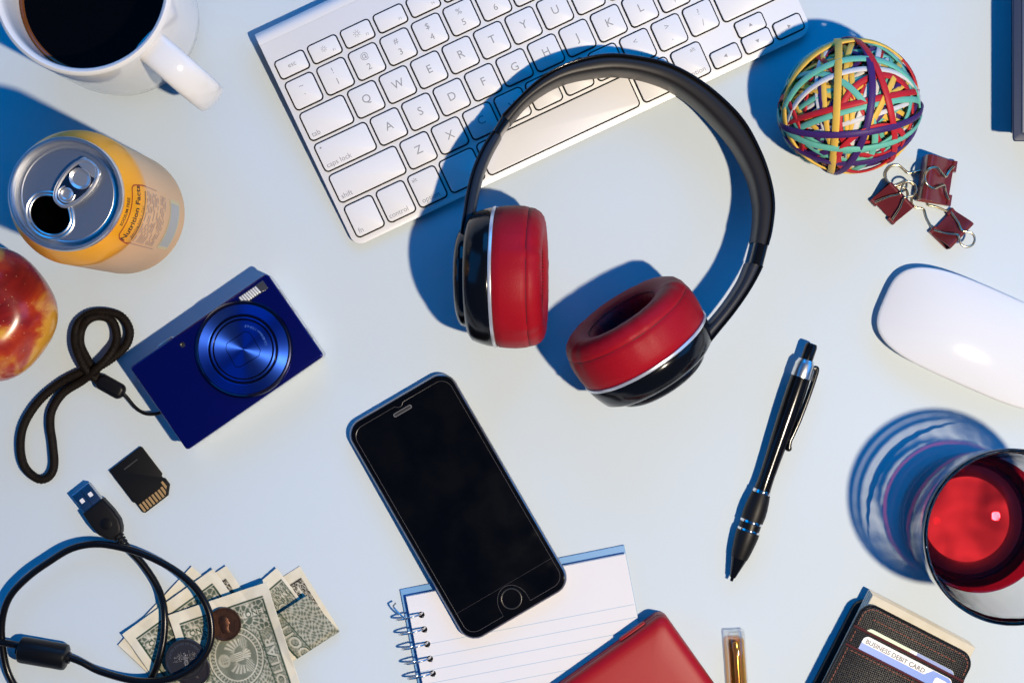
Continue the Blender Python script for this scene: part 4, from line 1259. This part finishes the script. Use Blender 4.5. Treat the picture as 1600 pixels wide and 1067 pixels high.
# ------------------------------------------------------------------ mouse
ua = Vector((0.915, -0.402)).normalized(); ma = math.atan2(ua.y, ua.x)
e0 = Vector(W(1384, 465, 10))
mc = e0 + ua * 56.5
ms = root("computer_mouse", (mc.x, mc.y, 0), ma, "smooth white computer mouse at the right edge of the picture", "mouse")
def sup(a, b_, n_, m=96):
    out = []
    for k in range(m):
        t = 2 * math.pi * k / m; c, s = math.cos(t), math.sin(t)
        out.append((a * math.copysign(abs(c) ** (2 / n_), c), b_ * math.copysign(abs(s) ** (2 / n_), s)))
    return out
shell_w = mat("mouse_shell", (0.80, 0.80, 0.80), 0.10, coat=0.4)
loops = []
def mz(x, y): return 6.0 + 13.5 * (1 - (abs(x) / 60.0) ** 2.4) * (1 - 0.42 * (abs(y) / 28.6) ** 2.3)
for s in (0.985, 1.0, 1.0, 0.992, 0.975, 0.94, 0.88, 0.8, 0.7, 0.6, 0.5, 0.4, 0.3, 0.2, 0.1, 0.02):
    o_ = sup(56.5 * s, 27.6 * s, 3.5 - 1.2 * (1 - s))
    k = len(loops)
    dz = -1.9 if k == 0 else (-1.5 if k == 1 else (-0.8 if k == 2 else (-0.15 if k == 3 else 0)))
    loops.append([(x, y, mz(x, y) + dz) for x, y in o_])
one(loft(loops), "top_shell", shell_w, ms, 60)
lo2 = []
for s, z in ((0.80, 0.5), (0.86, 1.2), (0.93, 4.0), (0.965, 8.0)):
    lo2.append([(x, y, min(z, mz(x, y) - 1.6)) for x, y in sup(56.5 * s, 27.6 * s, 3.5)])
one(loft(lo2), "aluminium_base", "aluminium", ms, 60)

# ------------------------------------------------------------------ pen
tip = W3(1142, 907, 5); top_ = W3(1268, 537, 7.5)
pv = top_ - tip; PL = pv.length
pen = root("ballpoint_pen", (*((tip + top_) / 2)[:2], 0), 0, "black ballpoint pen with silver collar and side clip", "pen")
PI_ = Matrix.Translation((-pen.location.x / MM, -pen.location.y / MM, 1.6))
q = Vector((0, 0, 1)).rotation_difference(pv)
PX = PI_ @ Matrix.Translation(tip) @ q.to_matrix().to_4x4()
k = PL / 138.0
def pl(prof, name, m, parent=pen, sharp=35):
    return one(lathe([(r, z * k) for r, z in prof], 48), name, m, parent, sharp, PX)
pl([(0, 0), (0.8, 0.1), (1.0, 2), (1.5, 2.2), (4.3, 13), (4.4, 13.4), (0, 13.4)], "tip", mat("pen_tip", (0.03, 0.03, 0.033), 0.12, 0.85))
grip = mat("pen_grip", (0.007, 0.0065, 0.007), 0.45, spec=0.3)
pl([(0, 13.4), (4.6, 13.4), (5.3, 17), (6.0, 22), (6.5, 27), (6.4, 29), (0, 29)], "lower_grip", grip)
chrome = mat("pen_chrome", (0.80, 0.80, 0.80), 0.10, 1.0)
for a, b_, r in ((29.0, 30.3, 6.25), (33.8, 35.2, 6.25), (51.2, 53.0, 5.0)):
    pl([(0, a), (r, a), (r + 0.15, (a + b_) / 2), (r, b_), (0, b_)], "chrome_ring", chrome)
pl([(0, 30.3), (5.9, 30.3), (5.9, 33.8), (0, 33.8)], "ring_gap", "black_plastic")
pl([(0, 35.2), (6.2, 35.2), (6.5, 39), (6.35, 43), (5.7, 48), (5.1, 51.2), (0, 51.2)], "upper_grip", grip)
pl([(0, 53), (4.6, 53), (4.35, 57), (4.3, 62), (4.6, 72), (5.1, 84), (5.45, 96), (5.6, 106), (5.55, 114), (5.4, 118.5), (0, 118.5)], "barrel", "black_gloss")
pl([(0, 118.5), (5.6, 118.5), (5.65, 119.5), (5.45, 126.0), (4.9, 127.5), (4.7, 127.5), (4.4, 128.6), (0, 128.6)], "collar", "aluminium")
pl([(0, 128.6), (3.4, 128.6), (3.4, 136.5), (2.7, 138), (0, 138)], "push_button", "black_gloss")
# the clip stands off to the right of the barrel
side = Vector((pv.y, -pv.x, 0)).normalized()
axis = pv.normalized()
def pp(s, off, z=0.0): return tip + axis * (s * k) + side * off + Vector((0, 0, z))
cp = smooth_path([pp(125.5, 4.6), pp(125.8, 6.8), pp(121, 7.3), pp(110, 7.3), pp(98, 6.9), pp(88, 6.1), pp(83.5, 5.6), pp(79.5, 6.3)], 8)
one(sweep(cp, rrect(2.4, 4.6, 0.9, 3), False, (0, 0, 1)), "clip", "black_gloss", pen, 40, PI_)
one(lathe([(0, -1.9), (1.3, -1.4), (1.9, 0), (1.3, 1.4), (0, 1.9)], 20), "clip_ball", "black_gloss", pen, 60, PI_ @ Matrix.Translation(pp(79.5, 6.3)))

# ------------------------------------------------------------------ tumbler with red drink
gx, gy = W(1503, 808, 0)
tum = root("glass_tumbler", (gx, gy, 0), 0, "clear glass tumbler at the right edge holding red drink", "glass")
GH = 92.0
def gr(z): return 35.6 + (44.4 - 35.6) * (z / GH) ** 0.9
gp = [(0, 1.2), (28, 0.8), (31, 0), (33.5, 0.4), (35.2, 2.4)] + [(gr(z), z) for z in (6, 12, 20, 30, 45, 60, 75, 86, 90.5)] + [(44.2, 91.6), (43.4, 92.0), (42.6, 91.6), (42.2, 90.3)] + [(gr(z) - 2.0 - 0.6 * max(0, 1 - z / 60), z) for z in (80, 65, 50, 35, 22, 14)] + [(30.5, 10), (24, 8.6), (0, 8.2)]
gv, gf = lathe(gp, 320)
def waver(p):        # hand-blown unevenness
    a = math.atan2(p[1], p[0]); k = min(1, max(0, (p[2] - 8) / 30))
    s = 1 + k * (0.0004 * math.sin(13 * a + 0.8) + 0.00045 * math.sin(31 * a + 2.0) + 0.0006 * math.sin(5 * a))
    return (p[0] * s, p[1] * s, p[2])
gw = one(([waver(p) for p in gv], gf), "glass_wall", mat("tumbler_clear_glass", (1.0, 1.0, 1.0), 0.0, trans=1.0, ior=1.45), tum, 80)
# the lamp's light is followed through the glass on to the table
gw.cycles.is_caustics_caster = True
KEY.data.cycles.is_caustics_light = True
tab.cycles.is_caustics_receiver = True
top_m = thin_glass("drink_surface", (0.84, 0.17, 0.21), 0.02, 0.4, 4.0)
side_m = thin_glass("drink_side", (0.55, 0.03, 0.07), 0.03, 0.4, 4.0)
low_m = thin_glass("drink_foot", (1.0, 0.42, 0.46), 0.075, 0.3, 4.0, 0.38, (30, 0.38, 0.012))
dr = [(0, 8.8), (23.5, 9.2), (30, 10.6)] + [(gr(z) - 2.25 - 0.6 * max(0, 1 - z / 60), z) for z in (14.5, 22, 29)] + [(gr(33) - 2.2, 33.2), (gr(33) - 3.2, 32.3), (gr(33) - 6, 32.0), (0, 32.0)]
v, f = lathe(dr, 96)
dm = MB().add((v, f))
dm.m = []
for q_ in f:
    z_ = sum(v[i][2] for i in q_) / len(q_)
    dm.m.append(0 if z_ > 31.8 else (2 if z_ < 10.0 else 1))
dk = dm.build("red_drink", [top_m, side_m, low_m], None, 50)
dk.location = (gx * MM, gy * MM, 0)
tag(dk, "clear red drink in the glass tumbler", "drink")

# ------------------------------------------------------------------ wallet
wx, wy = W(1353, 937, 19)
ZO = 9.0
WA = math.radians(-27.2)
wal = root("leather_wallet", (wx, wy, 0), WA, "dark crosshatched leather wallet with brown stitching, cards and notes inside", "wallet")
lm = bpy.data.materials.new("crosshatch_leather"); lm.use_nodes = True; MATS["crosshatch_leather"] = lm
nt = lm.node_tree; b = nt.nodes["Principled BSDF"]
b.inputs["Base Color"].default_value = (0.003, 0.0022, 0.002, 1); b.inputs["Roughness"].default_value = 0.34; b.inputs["Specular IOR Level"].default_value = 0.28
tc = nt.nodes.new("ShaderNodeTexCoord")
mpn = nt.nodes.new("ShaderNodeMapping"); mpn.inputs["Rotation"].default_value = (0, 0, math.radians(45))
w1 = nt.nodes.new("ShaderNodeTexWave"); w1.bands_direction = 'X'; w1.inputs["Scale"].default_value = 330; w1.inputs["Distortion"].default_value = 1.2; w1.inputs["Detail Scale"].default_value = 3
w2_ = nt.nodes.new("ShaderNodeTexWave"); w2_.bands_direction = 'Y'; w2_.inputs["Scale"].default_value = 330; w2_.inputs["Distortion"].default_value = 1.2; w2_.inputs["Detail Scale"].default_value = 3
ad = nt.nodes.new("ShaderNodeMath"); ad.operation = 'MULTIPLY'
bpn = nt.nodes.new("ShaderNodeBump"); bpn.inputs["Strength"].default_value = 0.5; bpn.inputs["Distance"].default_value = 0.0005
for a_, c_ in ((tc.outputs["Object"], mpn.inputs[0]), (mpn.outputs[0], w1.inputs[0]), (mpn.outputs[0], w2_.inputs[0]), (w1.outputs["Fac"], ad.inputs[0]), (w2_.outputs["Fac"], ad.inputs[1]), (ad.outputs[0], bpn.inputs["Height"]), (bpn.outputs[0], b.inputs["Normal"])):
    nt.links.new(a_, c_)
brown = mat("wallet_edge", (0.085, 0.012, 0.012), 0.5)
thread = mat("wallet_thread", (0.30, 0.095, 0.055), 0.7)
WW, WL = 68.0, 100.0
# local: x along the top edge, y negative towards the viewer
wb = one(slab(rrect(WW, WL, 8, 8), 0.3, 6.0, 1.2, 1.0, 3), "back_panel", "crosshatch_leather", wal, 40, T(WW / 2 - 1.0, -WL / 2, 0))
wf = one(slab(rrect(WW, WL, 8, 8), 6.6 + ZO, 10.0 + ZO, 1.0, 1.6, 4), "front_panel", "crosshatch_leather", wal, 40, T(WW / 2, -WL / 2 - 0.2, 0))
def pocket(y0, z, name):
    o_ = [(0.4, y0), (0.4, -WL + 8), (3, -WL + 3), (8, -WL + 0.5), (WW - 8, -WL + 0.5), (WW - 3, -WL + 3), (WW - 0.4, -WL + 8), (WW - 0.4, y0)]
    p = one(slab(o_, z, z + 0.9, 0, 0.3, 2), name, "crosshatch_leather", wal, 40)
    one(tube([(0.6, y0, z + 0.5), (WW / 2, y0 + 0.15, z + 0.6), (WW - 0.6, y0, z + 0.5)], 0.75, 8), "pocket_lip", brown, p)
    return p
pocket(-15.2, 10.05 + ZO, "card_pocket")
pocket(-26.0, 11.25 + ZO, "card_pocket")
def stitches(pts, z, name):
    g = MB(); P = resample([Vector((x, y, z + ZO)) for x, y in pts], 2.3)
    for a, c in zip(P[:-1], P[1:]):
        m_ = (a + c) / 2; ang = math.atan2((c - a).y, (c - a).x)
        g.add(slab(rrect(1.75, 0.55, 0.26, 2), 0, 0.35, 0, 0.18, 2), 0, T(m_.x, m_.y, m_.z, ang + 0.12))
    o_ = g.build(name, thread, wal); o_["kind"] = "stuff"
def sampled(pts, n=12):
    out = []
    for a, c in zip(pts[:-1], pts[1:]):
        for q_ in range(n): out.append((a[0] + (c[0] - a[0]) * q_ / n, a[1] + (c[1] - a[1]) * q_ / n))
    return out + [pts[-1]]
edge = inset(rrect(WW, WL, 8, 8), 2.2)
edge = [(x + WW / 2, y - WL / 2 - 0.2) for x, y in edge]
arc = [p for p in edge if p[1] > -12]
arc = sorted(arc, key=lambda p: p[0])
stitches(sampled([(2.2, -14)] + arc + [(WW - 2.2, -14)], 4), 9.75, "stitching")
stitches(sampled([(2.4, -17), (2.4, -25)], 6), 10.95, "stitching")
stitches(sampled([(WW - 2.4, -17), (WW - 2.4, -25)], 6), 10.95, "stitching")
stitches(sampled([(2.4, -27), (2.4, -WL + 9)], 20), 12.1, "stitching")
stitches(sampled([(WW - 2.4, -27), (WW - 2.4, -WL + 9)], 20), 12.1, "stitching")
stitches(sampled([(4, -27.8), (WW - 4, -27.8)], 12), 12.1, "stitching")
stitches(sampled([(8, -7.6), (WW - 8, -7.6)], 12), 9.95, "stitching")
WM = Matrix.Translation((wx * MM, wy * MM, 0)) @ Matrix.Rotation(WA, 4, 'Z')
def in_wallet(o_): o_.matrix_world = WM; return o_
paper_c = mat("cream_paper", (0.74, 0.68, 0.54), 0.8, var=(120, (0.66, 0.60, 0.45), 0.2))
for i in range(4):
    p = one(slab([(2.5 + 0.4 * i, -60), (WW - 3.0 + 0.5 * i, -60), (WW - 3.2 + 0.5 * i, 5.2 - 0.35 * i), (WW / 2, 5.5 - 0.4 * i), (2.0 + 0.4 * i, 5.6 - 0.45 * i)], 6.3 + 2.2 * i, 8.3 + 2.2 * i, 0, 0.3, 1), "folded_note", paper_c)
    in_wallet(p)
    tag(p, "cream paper note tucked in the leather wallet, its edge showing at the top", "banknote", "notes tucked in the wallet")
cg = mat("card_green", (0.50, 0.66, 0.42), 0.35); cw = mat("card_white", (0.80, 0.79, 0.78), 0.35); cb = mat("card_blue", (0.055, 0.185, 0.62), 0.35, var=(900, (0.07, 0.22, 0.66), 0.2)); cv_ = mat("card_violet", (0.16, 0.24, 0.55), 0.4)
c1 = root("plastic_card", (0, 0, 0), 0, "green and blue card just peeking over the upper wallet pocket", "card"); c1.matrix_world = WM
one(slab([(x + 34.6, y - 38.6) for x, y in rrect(53.5, 52, 3, 6)], ZO + 10.05, ZO + 10.38, 0, 0, 1), "card_body", cg, c1)
one(slab([(x, y) for x, y in ((34, -15), (38, -15), (38, -12.68), (34, -12.68))], ZO + 10.37, ZO + 10.42, 0, 0, 1), "printed_band", cw, c1)
one(slab([(38, -15), (61, -15), (60.6, -13.6), (58.6, -12.68), (38, -12.68)], ZO + 10.37, ZO + 10.42, 0, 0, 1), "printed_band", cv_, c1)
c2 = root("bank_card", (0, 0, 0), 0, "white and blue business debit card in the lower wallet pocket", "card"); c2.matrix_world = WM
one(slab([(x + 35.0, y - 44.5) for x, y in rrect(54, 55, 3, 6)], ZO + 11.0, ZO + 11.35, 0, 0, 1), "card_body", cw, c2)
zt = ZO + 11.36
one(slab([(8.1, -21.4), (8.1, -26), (61.9, -26), (61.9, -20.2), (61.0, -18.2), (59, -17.3), (49.8, -17.3), (46.0, -21.4)], zt, zt + 0.04, 0, 0, 1), "printed_band", cb, c2)
one(slab([(52.4, -26), (59.6, -26), (59.6, -20.6), (58.7, -19.6), (53.3, -19.6), (52.4, -20.6)], zt + 0.04, zt + 0.08, 0, 0, 1), "logo_field", cw, c2)
one(slab([(54.0, -26), (56.5, -26), (56.5, -22.8), (54.8, -22.2), (54.0, -22.6)], zt + 0.08, zt + 0.12, 0, 0, 1), "logo_mark", mat("logo_navy", (0.01, 0.03, 0.20), 0.4), c2)
v, f = text("BUSINESS DEBIT CARD", 3.55, 'LEFT', True)
one(([(x * 1.0, y, z) for x, y, z in v], f), "lettering", mat("card_ink", (0.12, 0.12, 0.13), 0.5), c2, M=T(9.8, -20.9, zt + 0.05), flat=True)

# ------------------------------------------------------------------ perfume vial
v0 = W3(1148.5, 984, 5.3); v1 = W3(1158, 1120, 5.3)
vv_ = v1 - v0
vial = root("perfume_vial", (v0.x, v0.y, 0), 0, "small glass vial of amber liquid lying at the bottom edge", "vial")
VM = Matrix.Translation((-v0.x, -v0.y, 0)) @ Matrix.Translation(v0) @ Vector((0, 0, 1)).rotation_difference(vv_).to_matrix().to_4x4()
vg = thin_glass("vial_glass", (0.95, 0.96, 0.97), 0.05, 0.8, 1.8)
one(lathe([(0, 0.9), (4.0, 0.5), (4.9, 0.0), (5.25, 0.8), (5.25, 42), (3.8, 44), (3.8, 48)], 40), "glass_tube", vg, vial, 40, VM)
amb = thin_glass("amber_liquid", (0.97, 0.70, 0.30), 0.04, 0.6, 3.5)
one(lathe([(0, 4.2), (3.6, 4.4), (4.3, 5.0), (4.55, 6.5), (4.55, 41), (0, 41)], 40), "amber_liquid", amb, vial, 40, VM)
dt = mat("dip_tube", (0.62, 0.56, 0.50), 0.16, 0.75)
one(lathe([(0, 6.2), (1.9, 6.6), (2.2, 9), (2.0, 12), (1.6, 13.0), (1.7, 14), (1.7, 44), (0, 44)], 24), "dip_tube", dt, vial, 40, VM @ T(0, -2.9, 0) if False else VM @ Matrix.Translation((0, 0, 0)))
one(lathe([(0, 44), (5.0, 44), (5.0, 58), (4.4, 60), (0, 60)], 32), "cap", "black_gloss", vial, 40, VM)

# ------------------------------------------------------------------ red case
rc0 = Vector(W(1036, 963, 19))
ex = Vector((-0.815, -0.58)); ey = Vector((0.58, -0.815))
RW, RD, RH = 105.0, 74.0, 17.0
ctr = rc0 + ex * (RW / 2 - 1.5) + ey * (RD / 2 - 1.5)
rc = root("red_case", (ctr.x, ctr.y, 0), math.atan2(ex.y, ex.x), "glossy red hard case lying over the corner of the notepad", "case")
redm = mat("red_lacquer", (0.36, 0.004, 0.010), 0.44, 0.0, spec=0.35, coat=0.0, bump=(2600, 0.22, 0.0003))
o_ = rrect(RW, RD, 5, 8)
one(slab(o_, 0.4, 13.2, 2.0, 0.5, 3), "lower_half", redm, rc, 40, T(0, 0, 0))
ls = []
for d_, z_ in ((0.6, 8.6), (0.1, 9.0), (0.0, 11.5), (0.3, 13.4), (1.1, 15.0), (2.4, 16.2), (4.2, 17.0), (7.5, 17.5), (16, 17.75), (32, 17.8)):
    ls.append([(x, y, z_ + 5.0) for x, y in rrect(RW - 2 * d_, RD - 2 * d_, max(0.6, 5 - 0.1 * d_), 8)])
one(loft(ls), "upper_half", redm, rc, 50)
one(slab(rrect(RW - 1.2, RD - 1.2, 4.6, 8), 13.1, 13.7, 0, 0, 1), "seam", "dark_gap", rc)
one(slab(rrect(17, 3.2, 1.0, 4), 10.5, 15.6, 0.5, 0.8, 3), "latch", redm, rc, 40, T(-RW / 2 + 20, -RD / 2 if ex.cross(ey) > 0 else RD / 2 - 0.2))

# ------------------------------------------------------------------ notepad
NH = 6.0
nx_, ny_ = W(633, 932, NH)
NAg = math.radians(10.9)
pad = root("spiral_notepad", (nx_, ny_, 0), NAg, "white ruled spiral notepad lying under the phone", "notepad")
NW, NL = 124.0, 190.0
pap = mat("page_paper", (0.76, 0.745, 0.76), 0.7, spec=0.25, var=(40, (0.78, 0.765, 0.77), 0.3))
one(slab([(-2.5, -NL - 2), (NW + 0.4, -NL - 2), (NW + 0.4, 4.6), (-2.5, 3.8)], 0.3, 1.5, 0, 0.2, 1), "backing_board", mat("board", (0.16, 0.36, 0.62), 0.45), pad)
for i in range(6):
    j = 0.35 * ((i * 37) % 5 - 2) / 2
    z_ = 1.6 + i * (NH - 1.6) / 6
    one(slab([(0.1 * i, -NL), (NW - 0.1 + j, -NL), (NW - 0.3 + j, 0.3 - 0.02 * i + j * 0.5), (0.1 * i, 0.0 + j * 0.3)][:4], z_, z_ + (NH - 1.6) / 6 - 0.06, 0, 0.02, 1), "page_block", pap, pad, flat=True)
zt = NH - 0.05
rule = mat("rule_ink", (0.36, 0.52, 0.66), 0.7)
for i in range(22):
    y_ = -28.0 - i * 7.15
    one(([(0.8, y_ - 0.14, zt + 0.05), (NW - 0.6, y_ - 0.14, zt + 0.05), (NW - 0.6, y_ + 0.14, zt + 0.05), (0.8, y_ + 0.14, zt + 0.05)], [[0, 1, 2, 3]]), "ruled_line", rule, pad, flat=True)
for i in range(21):
    y_ = -11.4 - i * 8.25
    one(slab(circle(1.75, 20), zt, zt + 0.08, 0, 0, 1), "hole_shade_disc", "dark_gap", pad, M=T(7.0, y_))  # black disc laid on the page paints the shade inside a hole
    P = []
    for q_ in range(41):
        a = 2 * math.pi * q_ / 40
        P.append((0.2 + 7.4 * math.cos(a), y_ - 0.2 - 2.4 * (q_ / 40 - 0.0) + 1.2, 6.3 + 5.3 * math.sin(a)))
    one(tube(P, 0.52, 8), "wire_coil", "bright_steel", pad, 60)
one(tube(smooth_path([(-1.0, -11.6, 11.4), (-4, -8.4, 10.6), (-7.2, -4.0, 7.5), (-6.0, -2.5, 5.0)], 8), 0.52, 8), "wire_end", "bright_steel", pad, 60)

# ------------------------------------------------------------------ phone
fx_, fy_ = W(715.5, 790.5, 9)
ph = root("smartphone", (fx_, fy_, 2.4), math.radians(30.3), "black smartphone with its screen off, propped on the notepad", "phone", rx=math.radians(-2.6))
ph.location.z = 5.2 * MM
gm = mat("phone_aluminium", (0.34, 0.35, 0.38), 0.28, 0.9)
pg = rough_noise(mat("phone_glass", (0.002, 0.002, 0.003), 0.05, spec=0.25, var=(60, (0.0035, 0.0035, 0.004), 0.12)), 70, 0.04, 0.16)
one(slab(rrect(66.6, 137.6, 9.5, 12), -1.9, 4.4, 2.6, 1.8, 5), "frame", gm, ph, 50)
one(slab(rrect(64.6, 135.6, 8.6, 12), 4.0, 5.0, 0, 0.55, 4), "front_glass", pg, ph, 50)
line_m = mat("protector_edge", (0.09, 0.08, 0.075), 0.3, spec=0.5)
pr_ = rrect(60.2, 129.2, 6.5, 10)
pts = []
n_ = len(pr_)
for i in range(n_):
    a = pr_[i]; c = pr_[(i + 1) % n_]
    pts.append(a)
    if abs(a[1] - 64.6) < 0.01 and abs(c[1] - 64.6) < 0.01:      # small notch at the top
        for xx, yy in ((2.6, 64.6), (1.4, 63.4), (0, 63.0), (-1.4, 63.4), (-2.6, 64.6)): pts.append((xx, yy))
    if abs(a[1] + 64.6) < 0.01 and abs(c[1] + 64.6) < 0.01:      # cut-out round the home button
        for t in np.linspace(0, math.pi, 15):
            pts.append((-8.6 * math.cos(t), -64.6 + 3.0 + 10.6 * math.sin(t) - (3.0 if t in (0,) else 0) if 0 < t < math.pi else -64.6))
one(tube([(x, y, 5.02) for x, y in pts], 0.13, 5, True), "protector_edge", line_m, ph)
one(slab(rrect(62.0, 0.14, 0.05, 1), 5.0, 5.03, 0, 0, 1), "screen_edge", mat("screen_line", (0.03, 0.03, 0.035), 0.3), ph, M=T(0, -50.5), flat=True)
sp_ = one(slab(rrect(11.6, 2.3, 1.1, 6), 4.98, 5.12, 0, 0.05, 1), "speaker", mat("speaker_rim", (0.17, 0.165, 0.16), 0.35, 0.4), ph, M=T(0, 60.4))
one(slab(rrect(10.2, 1.2, 0.55, 6), 5.1, 5.16, 0, 0.0, 1), "speaker_mesh", mat("speaker_mesh", (0.012, 0.012, 0.012), 0.6, bump=(6000, 0.8, 0.0002)), sp_, M=T(0, 60.4), flat=True)
hbn = one(lathe([(5.9, 5.0), (5.7, 5.14), (5.3, 5.12), (5.1, 4.98)], 48), "home_button", mat("home_ring", (0.05, 0.045, 0.04), 0.3, 0.6), ph, 40, T(0, -58.6))
one(lathe([(5.15, 5.02), (4.0, 4.92), (0, 4.88)], 40), "button_face", "black_gloss", hbn, 40, T(0, -58.6))

# ------------------------------------------------------------------ navy box
bx0 = Vector(W(1583, 221, 28))
bxo = root("navy_box", (bx0.x + 40, bx0.y + 60, 0), math.radians(0.0), "dark navy blue box cut off by the top right corner", "box")
nav = mat("navy_card", (0.018, 0.032, 0.075), 0.45, bump=(1500, 0.1, 0.0002))
lb = []
for d_, z_ in ((7.5, 0.3), (6.5, 6), (2.0, 20), (0.3, 26.6), (0.0, 27.4), (0.5, 28.0), (3.2, 28.6), (3.8, 28.6)):
    lb.append([(x, y, z_) for x, y in rrect(80 - 2 * d_, 120 - 2 * d_, 1.2, 3)])
one(loft(lb), "tray", nav, bxo, 25)
one(slab(rrect(71.5, 111.5, 1, 3), 28.5, 29.4, 0, 0.4, 2), "lid", mat("navy_lid", (0.045, 0.065, 0.12), 0.42), bxo)
